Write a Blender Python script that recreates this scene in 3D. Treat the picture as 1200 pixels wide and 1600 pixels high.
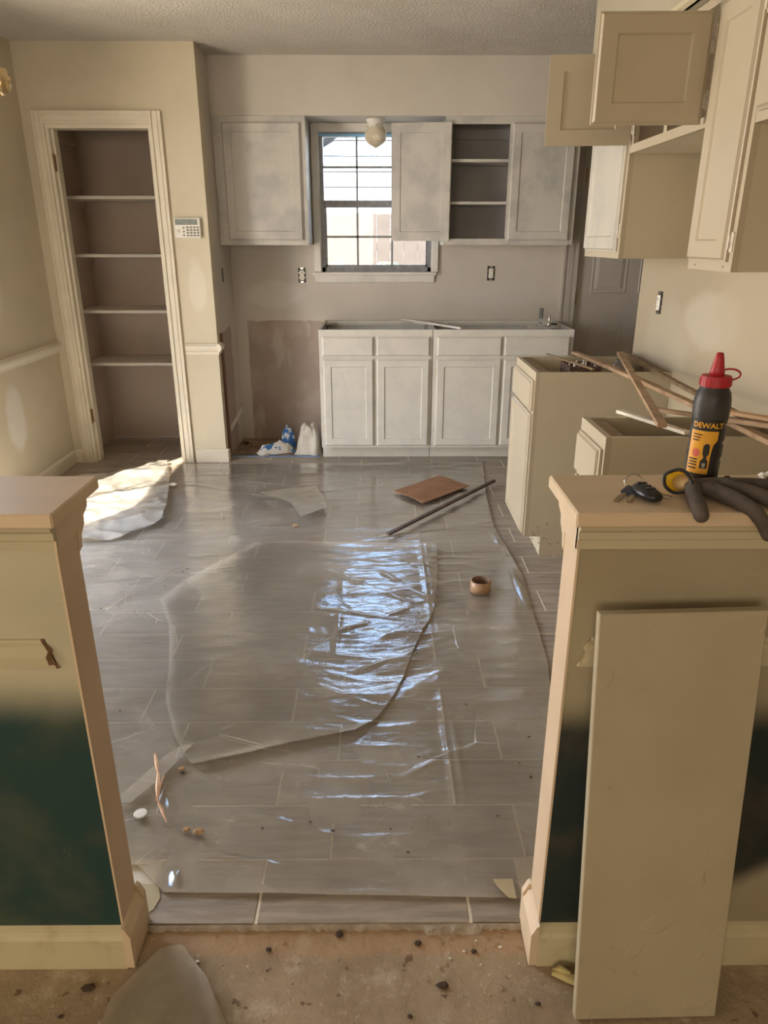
import bpy, bmesh, math, random
import numpy as np
from mathutils import Vector, Matrix

random.seed(7)
for o in list(bpy.data.objects):
    bpy.data.objects.remove(o)
SC = bpy.context.scene
COL = SC.collection
R = math.radians

# ------------------------------------------------------------------ camera
cam_d = bpy.data.cameras.new('camera')
cam = bpy.data.objects.new('camera', cam_d)
COL.objects.link(cam)
cam.location = (0, 0, 1.415)
cam.rotation_euler = (R(90 - 20.8), 0, R(-0.38))
cam_d.sensor_fit = 'VERTICAL'
cam_d.sensor_height = 36.0
cam_d.lens = 36.0 * 1118 / 1600
cam_d.clip_start = 0.05
SC.camera = cam

# ------------------------------------------------------------------ world, sun, lamps, exposure
W = bpy.data.worlds.new('world')
SC.world = W
W.use_nodes = True
nt = W.node_tree
nt.nodes.clear()
bg = nt.nodes.new('ShaderNodeBackground')
wo = nt.nodes.new('ShaderNodeOutputWorld')
tc = nt.nodes.new('ShaderNodeTexCoord')
sep = nt.nodes.new('ShaderNodeSeparateXYZ')
rmp = nt.nodes.new('ShaderNodeValToRGB')
rmp.color_ramp.elements[0].position = 0.0
rmp.color_ramp.elements[0].color = (0.80, 0.88, 1.0, 1)
rmp.color_ramp.elements[1].position = 0.55
rmp.color_ramp.elements[1].color = (0.36, 0.60, 1.0, 1)
nt.links.new(tc.outputs['Generated'], sep.inputs[0])
nt.links.new(sep.outputs['Z'], rmp.inputs[0])
nt.links.new(rmp.outputs[0], bg.inputs[0])
bg.inputs[1].default_value = 10.0
nt.links.new(bg.outputs[0], wo.inputs[0])


def lamp(kind, name, loc, direction, energy, color, **kw):
    d = bpy.data.lights.new(name, kind)
    d.energy = energy
    d.color = color
    for k, v in kw.items():
        setattr(d, k, v)
    o = bpy.data.objects.new(name, d)
    COL.objects.link(o)
    o.location = loc
    o.rotation_euler = Vector(direction).to_track_quat('-Z', 'Y').to_euler()
    return o


# the sun comes through the patio door of the left wall
lamp('SUN', 'sun', (0, 0, 8), (0.475, 0.88, -1.16), 22.0, (1.0, 0.88, 0.70), angle=R(0.6))
# daylight off the sunlit patio, through the same door opening
lamp('AREA', 'patio_daylight', (-2.60, 2.86, 0.95), (1, 0.0, 0.05), 80, (1.0, 0.81, 0.57), shape='RECTANGLE', size=1.3, size_y=1.7)
# added warm fill lamps in the unseen dining room, behind and beside the camera
lamp('AREA', 'rear_fill', (-1.2, -3.3, 1.6), (0.1, 1, -0.12), 66, (1.0, 0.85, 0.66), shape='RECTANGLE', size=2.2, size_y=1.3)
lamp('AREA', 'side_fill', (-2.95, -0.4, 1.45), (1, 0.42, -0.12), 30, (1.0, 0.84, 0.65), shape='RECTANGLE', size=1.5, size_y=1.3)

SC.view_settings.view_transform = 'Standard'
SC.view_settings.look = 'None'
SC.view_settings.gamma = 1.0
SC.view_settings.use_curve_mapping = False
SC.view_settings.exposure = 0.0
SC.cycles.max_bounces = 10
SC.cycles.diffuse_bounces = 6
SC.cycles.transparent_max_bounces = 24


# ------------------------------------------------------------------ object helpers
def wloc(o):
    v = Vector(o.location)
    while o.parent:
        o = o.parent
        v = v + Vector(o.location)
    return v


class B:
    """collects shapes given in world coordinates"""

    def __init__(s):
        s.bm = bmesh.new()

    def box(s, x0, x1, y0, y1, z0, z1, bev=0.0, M=None):
        vs = [s.bm.verts.new((x, y, z)) for x in (x0, x1) for y in (y0, y1) for z in (z0, z1)]
        idx = [(0, 1, 3, 2), (4, 6, 7, 5), (0, 4, 5, 1), (2, 3, 7, 6), (0, 2, 6, 4), (1, 5, 7, 3)]
        fs = [s.bm.faces.new([vs[i] for i in f]) for f in idx]
        if bev > 0:
            es = list({e for f in fs for e in f.edges})
            r = bmesh.ops.bevel(s.bm, geom=es, offset=bev, segments=1, affect='EDGES')
            vs = list({v for f in r['faces'] for v in f.verts} | {v for v in vs if v.is_valid})
        if M:
            for v in vs:
                v.co = M @ v.co
        return s

    def loop_faces(s, rings, close=True, cap=True):
        R_ = [[s.bm.verts.new(p) for p in r] for r in rings]
        n = len(R_[0])
        for a, b in zip(R_[:-1], R_[1:]):
            for i in range(n if close else n - 1):
                j = (i + 1) % n
                s.bm.faces.new((a[i], a[j], b[j], b[i]))
        if cap:
            s.bm.faces.new(R_[0][::-1])
            s.bm.faces.new(R_[-1])
        return s

    def tube(s, pts, r, seg=8, cap=True):
        pts = [Vector(p) for p in pts]
        rs = r if isinstance(r, (list, tuple)) else [r] * len(pts)
        rings = []
        up = None
        for i, p in enumerate(pts):
            t = (pts[min(i + 1, len(pts) - 1)] - pts[max(i - 1, 0)]).normalized()
            if up is None:
                up = Vector((0, 0, 1)) if abs(t.z) < 0.9 else Vector((0, 1, 0))
            a = t.cross(up).normalized()
            up = a.cross(t).normalized()
            rings.append([p + (a * math.cos(k * 2 * math.pi / seg) + up * math.sin(k * 2 * math.pi / seg)) * rs[i] for k in range(seg)])
        return s.loop_faces(rings, True, cap)

    def beam(s, p0, p1, w, h, bend=None, roll=0.0):
        """rectangular stick from p0 to p1; bend = mid offset"""
        p0, p1 = Vector(p0), Vector(p1)
        pts = [p0.lerp(p1, t) for t in (0, .25, .5, .75, 1)]
        if bend:
            for p, k in zip(pts, (0, .75, 1, .75, 0)):
                p += Vector(bend) * k
        t = (p1 - p0).normalized()
        a = t.cross(Vector((0, 0, 1))).normalized()
        u = a.cross(t).normalized()
        a2 = a * math.cos(roll) + u * math.sin(roll)
        u2 = -a * math.sin(roll) + u * math.cos(roll)
        return s.loop_faces([[p + a2 * w / 2 + u2 * h / 2, p - a2 * w / 2 + u2 * h / 2, p - a2 * w / 2 - u2 * h / 2, p + a2 * w / 2 - u2 * h / 2] for p in pts])

    def lathe(s, prof, c, seg=24, M=None, cap=True):
        c = Vector(c)
        rings = []
        for r, z in prof:
            ring = [Vector((r * math.cos(k * 2 * math.pi / seg), r * math.sin(k * 2 * math.pi / seg), z)) for k in range(seg)]
            rings.append([c + (M @ p if M else p) for p in ring])
        return s.loop_faces(rings, True, cap)

    def prism(s, prof, axis, a0, a1):
        """profile (n, z) extruded along world axis 'x' or 'y'; n is the other horizontal axis"""
        f = (lambda a, n, z: (a, n, z)) if axis == 'x' else (lambda a, n, z: (n, a, z))
        return s.loop_faces([[f(a0, n, z) for n, z in prof], [f(a1, n, z) for n, z in prof]])


def obj(name, b, mat, parent=None, smooth=False, origin=None, recalc=True):
    bm = b.bm if isinstance(b, B) else b
    if recalc:
        bmesh.ops.recalc_face_normals(bm, faces=bm.faces)
    xs = [v.co for v in bm.verts]
    if origin is None:
        lo = [min(c[i] for c in xs) for i in range(3)]
        hi = [max(c[i] for c in xs) for i in range(3)]
        origin = Vector(((lo[0] + hi[0]) / 2, (lo[1] + hi[1]) / 2, lo[2]))
    origin = Vector(origin)
    for v in bm.verts:
        v.co -= origin
    me = bpy.data.meshes.new(name)
    bm.to_mesh(me)
    bm.free()
    for m in (mat if isinstance(mat, (list, tuple)) else [mat]):
        me.materials.append(m)
    if smooth:
        me.shade_smooth()
    o = bpy.data.objects.new(name, me)
    COL.objects.link(o)
    if parent:
        o.parent = parent
        o.location = origin - wloc(parent)
    else:
        o.location = origin
    return o


def tag(o, label, cat, group=None, kind=None):
    o['label'] = label
    if cat:
        o['category'] = cat
    if group:
        o['group'] = group
    if kind:
        o['kind'] = kind
    return o


def thing(name, loc, label, cat, group=None):
    o = bpy.data.objects.new(name, None)
    o.empty_display_size = 0.1
    COL.objects.link(o)
    o.location = loc
    return tag(o, label, cat, group)


def struct(name, b, mat, label, parent=None, origin=(0, 0, 0), smooth=False):
    o = obj(name, b, mat, parent, smooth, origin)
    if not parent:
        o['kind'] = 'structure'
        o['label'] = label
    return o


# ------------------------------------------------------------------ material helpers
class N:
    def __init__(s, name):
        s.m = bpy.data.materials.new(name)
        s.m.use_nodes = True
        s.t = s.m.node_tree
        s.t.nodes.clear()
        s.out = s.t.nodes.new('ShaderNodeOutputMaterial')
        s.geo = s.t.nodes.new('ShaderNodeNewGeometry')
        s.tc = s.t.nodes.new('ShaderNodeTexCoord')

    def n(s, typ, ins=None, **kw):
        x = s.t.nodes.new('ShaderNode' + typ)
        for k, v in kw.items():
            setattr(x, k, v)
        for k, v in (ins or {}).items():
            s.set(x.inputs[k], v)
        return x

    def set(s, sock, v):
        if isinstance(v, bpy.types.NodeSocket):
            s.t.links.new(v, sock)
        else:
            sock.default_value = v

    def math(s, op, a, b=0.0, clamp=False):
        x = s.n('Math', {0: a, 1: b}, operation=op)
        x.use_clamp = clamp
        return x.outputs[0]

    def vscale(s, vec, sc):
        return s.n('VectorMath', {0: vec, 1: sc}, operation='MULTIPLY').outputs[0]

    def noise(s, scale, detail=4, rough=0.55, vec=None, stretch=None, dist=0.0):
        v = vec if vec is not None else s.geo.outputs['Position']
        if stretch:
            v = s.vscale(v, stretch)
        return s.n('TexNoise', {'Vector': v, 'Scale': scale, 'Detail': detail, 'Roughness': rough, 'Distortion': dist}).outputs['Fac']

    def step(s, val, a, b):
        x = s.n('MapRange', {'Value': val, 'From Min': a, 'From Max': b, 'To Min': 0.0, 'To Max': 1.0}, interpolation_type='SMOOTHSTEP')
        return x.outputs[0]

    def mix(s, fac, a, b):
        x = s.t.nodes.new('ShaderNodeMix')
        x.data_type = 'RGBA'
        s.set(x.inputs[0], fac)
        for sock, v in ((x.inputs[6], a), (x.inputs[7], b)):
            s.set(sock, v if isinstance(v, bpy.types.NodeSocket) else (*v[:3], 1))
        return x.outputs[2]

    def blob(s, c, r, soft=0.4, wob=0.35, wsc=6.0):
        d = s.n('VectorMath', {0: s.geo.outputs['Position'], 1: c}, operation='SUBTRACT').outputs[0]
        d = s.n('VectorMath', {0: d, 1: tuple(1.0 / q for q in r)}, operation='MULTIPLY').outputs[0]
        L = s.n('VectorMath', {0: d}, operation='LENGTH').outputs['Value']
        nz = s.math('MULTIPLY', s.math('SUBTRACT', s.noise(wsc, 4), 0.5), wob * 2)
        return s.math('SUBTRACT', 1.0, s.step(s.math('ADD', L, nz), 1.0 - soft, 1.0), True)

    def finish(s, color, rough=0.6, bump=None, bstr=0.3, bdist=0.002, metal=0.0, spec=0.5, **kw):
        p = s.n('BsdfPrincipled')
        s.set(p.inputs['Base Color'], color if isinstance(color, bpy.types.NodeSocket) else (*color[:3], 1))
        s.set(p.inputs['Roughness'], rough)
        s.set(p.inputs['Metallic'], metal)
        s.set(p.inputs['Specular IOR Level'], spec)
        for k, v in kw.items():
            s.set(p.inputs[k.replace('_', ' ')], v)
        if bump is not None:
            bn = s.n('Bump', {'Height': bump, 'Strength': bstr, 'Distance': bdist})
            s.t.links.new(bn.outputs[0], p.inputs['Normal'])
        s.t.links.new(p.outputs[0], s.out.inputs[0])
        s.p = p
        return s.m


def simple(name, col, col2=None, scale=8.0, rough=0.55, bscale=60, bstr=0.15, metal=0.0, spec=0.4, stretch=None, lo=0.35, hi=0.7, **kw):
    k = N(name)
    c = col
    if col2:
        c = k.mix(k.step(k.noise(scale, 5, stretch=stretch), lo, hi), col, col2)
    return k.finish(c, rough, k.noise(bscale, 3, stretch=stretch), bstr, 0.001, metal, spec, **kw)


CREAM = (0.60, 0.53, 0.395)
WHITE = (0.70, 0.665, 0.60)


def wall_paint(name, base=CREAM, blobs=(), extra=None, bump=0.25, rough=0.55):
    k = N(name)
    c = k.mix(k.step(k.noise(2.2, 5), 0.35, 0.72), base, tuple(q * 0.90 for q in base))
    c = k.mix(k.math('MULTIPLY', k.step(k.noise(14, 5), 0.55, 0.8), 0.25), c, tuple(q * 0.85 for q in base))
    for ctr, rad, col, amt in blobs:
        c = k.mix(k.math('MULTIPLY', k.blob(ctr, rad), amt), c, col)
    if extra:
        c = extra(k, c)
    return k.finish(c, rough, k.noise(90, 3), bump, 0.0012, spec=0.35)


def xyz(k):
    return k.n('SeparateXYZ', {0: k.geo.outputs['Position']}).outputs


M_wall_left = wall_paint('cream_wall_paint', CREAM, [((-2.07, 4.02, 0.45), (0.3, 0.13, 0.22), (0.72, 0.68, 0.62), 0.8), ((-2.07, 3.95, 0.75 + 0.45), (0.3, 0.2, 0.3), (0.70, 0.64, 0.52), 0.5)])
M_wall_pantry = wall_paint('cream_front_wall_paint', CREAM, [((-1.14, 4.70, 1.15), (0.065, 0.3, 0.19), (0.70, 0.65, 0.53), 0.6), ((-1.55, 4.70, 2.22), (0.22, 0.3, 0.08), (0.60, 0.52, 0.40), 0.5)])


def back_extra(k, c):
    o = xyz(k)
    nz = k.math('MULTIPLY', k.math('SUBTRACT', k.noise(9, 4), 0.5), 0.07)
    zz = k.math('ADD', o['Z'], nz)
    below = k.math('SUBTRACT', 1.0, k.step(zz, 0.868, 0.876), True)
    left = k.math('SUBTRACT', 1.0, k.step(k.math('ADD', o['X'], nz), -0.34, -0.33), True)
    notcorner = k.step(k.math('ADD', o['X'], k.math('MULTIPLY', nz, 0.3)), -0.957, -0.950)
    m = k.math('MULTIPLY', k.math('MULTIPLY', below, left), notcorner)
    brown = k.mix(k.step(k.noise(5, 4), 0.4, 0.65), (0.34, 0.265, 0.215), (0.40, 0.325, 0.27))
    smear = k.math('MULTIPLY', k.step(k.noise(7, 3, stretch=(1, 1, 0.35)), 0.58, 0.66), 0.45)
    brown = k.mix(smear, brown, (0.52, 0.46, 0.40))
    return k.mix(m, c, brown)


M_wall_back = wall_paint('grey_white_back_wall_paint', (0.56, 0.51, 0.445), [((-0.75, 5.33, 1.05), (0.25, 0.3, 0.12), (0.66, 0.63, 0.58), 0.5), ((0.9, 5.33, 1.05), (0.45, 0.3, 0.1), (0.55, 0.52, 0.48), 0.5)], back_extra)


def return_extra(k, c):
    o = xyz(k)
    nz = k.math('MULTIPLY', k.math('SUBTRACT', k.noise(9, 4), 0.5), 0.06)
    below = k.math('SUBTRACT', 1.0, k.step(k.math('ADD', o['Z'], nz), 0.845, 0.852), True)
    y = k.math('ADD', o['Y'], nz)
    band = k.math('MULTIPLY', k.step(y, 4.78, 4.785), k.math('SUBTRACT', 1.0, k.step(y, 5.14, 5.146), True))
    side = k.math('MULTIPLY', k.step(k.n('SeparateXYZ', {0: k.geo.outputs['Normal']}).outputs['X'], 0.4, 0.5), k.math('MULTIPLY', below, band))
    return k.mix(side, c, (0.36, 0.29, 0.24))


M_wall_return = wall_paint('grey_white_return_wall_paint', (0.56, 0.51, 0.445), [], return_extra)
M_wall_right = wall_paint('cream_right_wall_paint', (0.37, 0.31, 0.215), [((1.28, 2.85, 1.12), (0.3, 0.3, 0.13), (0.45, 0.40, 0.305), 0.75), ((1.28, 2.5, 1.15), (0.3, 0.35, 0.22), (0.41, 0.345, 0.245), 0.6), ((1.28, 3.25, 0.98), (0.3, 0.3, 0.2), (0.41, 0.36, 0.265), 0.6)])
M_soffit = wall_paint('soffit_paint', (0.57, 0.525, 0.46))
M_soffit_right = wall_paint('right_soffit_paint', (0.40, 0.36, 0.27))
k = N('popcorn_ceiling')
M_ceil = k.finish(k.mix(k.step(k.noise(3, 4), 0.3, 0.7), (0.66, 0.62, 0.56), (0.60, 0.56, 0.50)), 0.9, k.noise(70, 4, 0.75), 1.0, 0.014, spec=0.1)
M_trim = simple('cream_trim_paint', (0.72, 0.655, 0.53), (0.66, 0.60, 0.48), 6, 0.42, 70, 0.12)
M_trim_white = simple('white_trim_paint', (0.72, 0.69, 0.64), (0.64, 0.61, 0.56), 7, 0.45, 70, 0.12)


def cab_paint(name, base, worn, amt=0.6, wsc=7.0):
    k = N(name)
    m = k.math('MULTIPLY', k.step(k.noise(wsc, 5, 0.6), 0.42, 0.66), amt)
    c = k.mix(m, base, worn)
    st = k.math('MULTIPLY', k.step(k.noise(24, 3, stretch=(1, 1, 0.12)), 0.5, 0.8), 0.3 * amt)
    c = k.mix(st, c, worn)
    return k.finish(c, 0.42, k.noise(70, 2, stretch=(1, 1, 0.25)), 0.12, 0.0008, spec=0.45)


M_cab_back = cab_paint('primed_white_cabinet_paint', (0.53, 0.505, 0.455), (0.39, 0.38, 0.36), 0.85, 5.0)
M_cab_base = cab_paint('white_base_cabinet_paint', (0.61, 0.58, 0.51), (0.52, 0.50, 0.455), 0.6)
M_cab_cream = cab_paint('cream_cabinet_paint', (0.43, 0.365, 0.26), (0.40, 0.34, 0.245), 0.5)
M_cab_side = cab_paint('beige_cabinet_side_paint', (0.50, 0.44, 0.32), (0.46, 0.40, 0.29), 0.6, 3.0)
M_cab_inside = simple('grey_cabinet_interior', (0.36, 0.34, 0.33), (0.31, 0.295, 0.29), 5, 0.6)
M_cab_inside2 = simple('tan_cabinet_interior', (0.40, 0.34, 0.26), (0.30, 0.24, 0.18), 5, 0.7)
M_shelf = simple('white_shelf_paint', (0.62, 0.57, 0.50), (0.56, 0.51, 0.45), 5, 0.5)
M_pantry = simple('pantry_wall_paint', (0.50, 0.41, 0.34), (0.46, 0.375, 0.31), 3, 0.65, 90, 0.25)
M_hinge = simple('painted_hinge', (0.62, 0.56, 0.45), (0.45, 0.41, 0.35), 60, 0.4)
M_hinge_metal = simple('old_brass_hinge', (0.35, 0.24, 0.12), (0.25, 0.17, 0.10), 40, 0.4, metal=0.6)
M_door = simple('taupe_door_paint', (0.40, 0.365, 0.325), (0.37, 0.335, 0.30), 4, 0.5)
M_black = simple('black_plastic', (0.012, 0.012, 0.013), (0.02, 0.02, 0.021), 30, 0.35)
M_dark = simple('dark_metal', (0.03, 0.03, 0.032), (0.08, 0.08, 0.08), 30, 0.4, metal=0.5)
M_white_plastic = simple('white_plastic', (0.74, 0.71, 0.64), None, 8, 0.4)
M_screen = simple('grey_lcd', (0.22, 0.24, 0.22), (0.27, 0.29, 0.27), 60, 0.15, bstr=0.0)
M_button = simple('grey_button', (0.20, 0.19, 0.17), None, 30, 0.5)
M_alu = simple('grey_window_aluminium', (0.20, 0.205, 0.22), (0.28, 0.28, 0.30), 25, 0.45, metal=0.3)
M_silver = simple('silver_metal', (0.65, 0.65, 0.64), None, 8, 0.25, metal=1.0)
M_brass = simple('brass', (0.62, 0.47, 0.25), (0.5, 0.38, 0.2), 20, 0.3, metal=0.9)
M_stain = simple('brown_stained_wood', (0.12, 0.045, 0.025), (0.18, 0.075, 0.04), 9, 0.45, stretch=(6, 6, 0.6))
M_card = simple('brown_cardboard', (0.27, 0.14, 0.075), (0.33, 0.18, 0.10), 16, 0.85, 120, 0.3)
M_rod = simple('dark_brown_strip', (0.055, 0.03, 0.02), (0.10, 0.055, 0.035), 30, 0.5)
M_kraft = simple('tan_tape', (0.36, 0.22, 0.12), (0.30, 0.18, 0.10), 20, 0.35)
M_core = simple('tape_core_cardboard', (0.17, 0.10, 0.06), (0.22, 0.13, 0.08), 40, 0.8)
M_mask = simple('masking_tape', (0.46, 0.385, 0.24), (0.41, 0.34, 0.205), 14, 0.6)
M_blue_tape = simple('blue_painters_tape', (0.10, 0.30, 0.62), (0.16, 0.38, 0.68), 14, 0.5)
M_stick = simple('weathered_wood_strip', (0.40, 0.27, 0.16), (0.26, 0.165, 0.09), 18, 0.75, 90, 0.5)
M_stick2 = simple('dark_wood_strip', (0.17, 0.115, 0.06), (0.26, 0.18, 0.10), 18, 0.75, 90, 0.5)
M_stick_p = simple('peach_raw_wood', (0.60, 0.39, 0.22), (0.50, 0.31, 0.17), 18, 0.75, 90, 0.4)
M_stick_w = simple('chipped_white_painted_strip', (0.66, 0.60, 0.48), (0.42, 0.30, 0.19), 22, 0.6, lo=0.55, hi=0.62)
M_splinter = simple('pale_split_wood', (0.72, 0.47, 0.30), (0.55, 0.30, 0.17), 60, 0.7, stretch=(1, 0.3, 1))
M_leafy = simple('dry_yellow_paper', (0.55, 0.46, 0.20), (0.40, 0.33, 0.15), 40, 0.8)
M_speck = simple('dark_debris', (0.045, 0.03, 0.022), (0.09, 0.06, 0.04), 80, 0.9)
M_chip = simple('tan_chip', (0.42, 0.25, 0.11), (0.30, 0.17, 0.08), 80, 0.8)
M_chipw = simple('white_chip', (0.74, 0.70, 0.62), (0.62, 0.57, 0.48), 60, 0.7)
M_red = simple('red_plastic', (0.42, 0.022, 0.03), (0.34, 0.02, 0.025), 30, 0.45)
M_yel = simple('yellow_label_print', (0.72, 0.36, 0.03), (0.62, 0.29, 0.025), 30, 0.45, bstr=0.03)
M_yel2 = simple('yellow_rubber', (0.78, 0.50, 0.02), (0.66, 0.40, 0.02), 30, 0.5)
M_ink = simple('black_print', (0.02, 0.018, 0.015), None, 30, 0.6, bstr=0.0)
M_redink = simple('red_print', (0.55, 0.12, 0.08), None, 30, 0.6, bstr=0.0)
M_bottle = simple('dusty_charcoal_plastic', (0.020, 0.019, 0.020), (0.055, 0.047, 0.04), 18, 0.48, lo=0.4, hi=0.75)
M_glove = simple('taupe_knit', (0.105, 0.085, 0.070), (0.075, 0.06, 0.05), 30, 0.9, 260, 0.6)
M_glove_in = simple('cream_lining', (0.70, 0.55, 0.34), None, 30, 0.8)
M_key = simple('worn_key_brass', (0.42, 0.36, 0.27), None, 30, 0.3, metal=1.0)
M_keyblue = simple('navy_key_head', (0.018, 0.03, 0.06), None, 30, 0.4)


def halfwall(name, xs):
    k = N(name)
    o = xyz(k)
    base = k.mix(k.step(k.noise(5, 5), 0.35, 0.7), (0.50, 0.465, 0.33), (0.455, 0.42, 0.30))
    scr = k.math('MULTIPLY', k.step(k.noise(30, 4, stretch=(0.5, 1, 2.0)), 0.6, 0.75), 0.35)
    base = k.mix(scr, base, (0.42, 0.37, 0.26))
    nz = k.math('MULTIPLY', k.math('SUBTRACT', k.noise(3.2, 5), 0.5), 0.10)
    g = k.math('SUBTRACT', 1.0, k.step(k.math('ADD', o['Z'], nz), xs[0], xs[1]), True)
    if len(xs) > 2:
        lowfade = k.step(k.math('ADD', o['Z'], k.math('MULTIPLY', k.math('SUBTRACT', o['X'], 0.62), -0.6)), xs[2], xs[3])
        g = k.math('MULTIPLY', g, lowfade)
    front = k.step(k.math('MULTIPLY', k.n('SeparateXYZ', {0: k.geo.outputs['Normal']}).outputs['Y'], -1.0), 0.4, 0.5)
    g = k.math('MULTIPLY', g, front)
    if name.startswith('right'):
        base = k.mix(k.step(k.noise(5, 5), 0.35, 0.7), (0.36, 0.31, 0.205), (0.33, 0.28, 0.18))  # same cream, darkened: dimmer light on the right wall put into the colour
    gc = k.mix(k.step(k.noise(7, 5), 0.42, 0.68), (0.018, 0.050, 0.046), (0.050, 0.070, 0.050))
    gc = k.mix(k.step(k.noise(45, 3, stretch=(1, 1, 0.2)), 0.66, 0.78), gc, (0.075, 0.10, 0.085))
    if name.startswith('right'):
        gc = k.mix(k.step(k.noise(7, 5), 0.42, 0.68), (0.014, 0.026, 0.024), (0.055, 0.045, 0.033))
    c = k.mix(g, base, gc)
    # the end faces are bare sanded tan paint
    endf = k.step(k.math('ABSOLUTE', k.n('SeparateXYZ', {0: k.geo.outputs['Normal']}).outputs['X']), 0.4, 0.5)
    tan = k.mix(k.step(k.noise(6, 4), 0.3, 0.7), (0.60, 0.46, 0.31), (0.55, 0.42, 0.28))
    c = k.mix(endf, c, tan)
    return k.finish(c, 0.5, k.noise(60, 3), 0.15, 0.0015, spec=0.4)


M_half_l = halfwall('left_half_wall_paint', (0.565, 0.70))
M_half_r = halfwall('right_half_wall_paint', (0.56, 0.655, 0.11, 0.18))
M_cap = simple('sanded_tan_cap', (0.64, 0.50, 0.34), (0.58, 0.46, 0.31), 7, 0.5, stretch=(0.4, 1.5, 1))
M_mould = simple('half_wall_moulding_paint', (0.50, 0.445, 0.30), (0.46, 0.405, 0.27), 9, 0.45)
M_base_l = simple('scuffed_baseboard_paint', (0.54, 0.475, 0.30), (0.44, 0.37, 0.22), 18, 0.5, lo=0.5, hi=0.75)
M_broken = simple('broken_moulding_end', (0.22, 0.12, 0.07), (0.30, 0.18, 0.10), 60, 0.9)  # broken rail end, with the brown shadow there put into its colour
k = N('cream_painted_board')
c = k.mix(k.step(k.noise(4, 5), 0.35, 0.7), (0.42, 0.365, 0.25), (0.385, 0.33, 0.222))
c = k.mix(k.math('MULTIPLY', k.step(k.noise(16, 5, 0.65), 0.66, 0.74), 0.6), c, (0.27, 0.21, 0.14))
M_board = k.finish(c, 0.42, k.math('ADD', k.noise(40, 3), k.math('MULTIPLY', k.step(k.noise(13, 2), 0.66, 0.70), 1.5)), 0.35, 0.0015, spec=0.4)

# tile planks: grey wood-look with a grain of its own on each plank
k = N('grey_plank_tile')
rnd = k.n('ObjectInfo').outputs['Random']
off = k.n('CombineXYZ', {0: k.math('MULTIPLY', rnd, 37.0), 1: k.math('MULTIPLY', rnd, 91.0), 2: 0.0}).outputs[0]
pv = k.n('VectorMath', {0: k.geo.outputs['Position'], 1: off}, operation='ADD').outputs[0]
g1 = k.noise(9, 6, 0.65, pv, (0.55, 4.2, 1), 0.6)
g2 = k.noise(40, 4, 0.6, pv, (0.4, 5.0, 1))
c = k.mix(k.step(g1, 0.33, 0.70), (0.42, 0.355, 0.285), (0.24, 0.20, 0.16))
c = k.mix(k.math('MULTIPLY', k.step(g2, 0.45, 0.75), 0.45), c, (0.33, 0.30, 0.27))
c = k.mix(k.math('MULTIPLY', rnd, 0.22), c, (0.12, 0.11, 0.10))
M_plank = k.finish(c, 0.42, g2, 0.2, 0.0008, spec=0.4)
M_grout = simple('beige_grout', (0.78, 0.71, 0.58), (0.68, 0.61, 0.49), 20, 0.85)

# bare slab with mortar smears
k = N('bare_concrete_slab')
c = k.mix(k.step(k.noise(3.5, 6, 0.65), 0.35, 0.68), (0.37, 0.285, 0.185), (0.27, 0.20, 0.125))
c = k.mix(k.math('MULTIPLY', k.step(k.noise(9, 6, 0.7), 0.52, 0.68), 0.6), c, (0.52, 0.44, 0.32))
c = k.mix(k.math('MULTIPLY', k.step(k.noise(55, 5, 0.7), 0.60, 0.72), 0.7), c, (0.58, 0.50, 0.38))
c = k.mix(k.math('MULTIPLY', k.step(k.noise(26, 3), 0.66, 0.72), 0.8), c, (0.12, 0.07, 0.04))
c = k.mix(k.math('MULTIPLY', k.blob((0.0, 1.13, 0), (1.0, 0.05, 1), 0.5, 0.6, 20), 0.55), c, (0.43, 0.27, 0.15))
M_slab = k.finish(c, 0.85, k.noise(28, 6, 0.7), 0.9, 0.006, spec=0.2)
k = N('raw_subfloor')
c = k.mix(k.step(k.noise(8, 6, 0.65), 0.35, 0.68), (0.32, 0.235, 0.17), (0.17, 0.11, 0.075))
M_raw = k.finish(c, 0.9, k.noise(30, 5, 0.7), 0.9, 0.005, spec=0.2)


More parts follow.
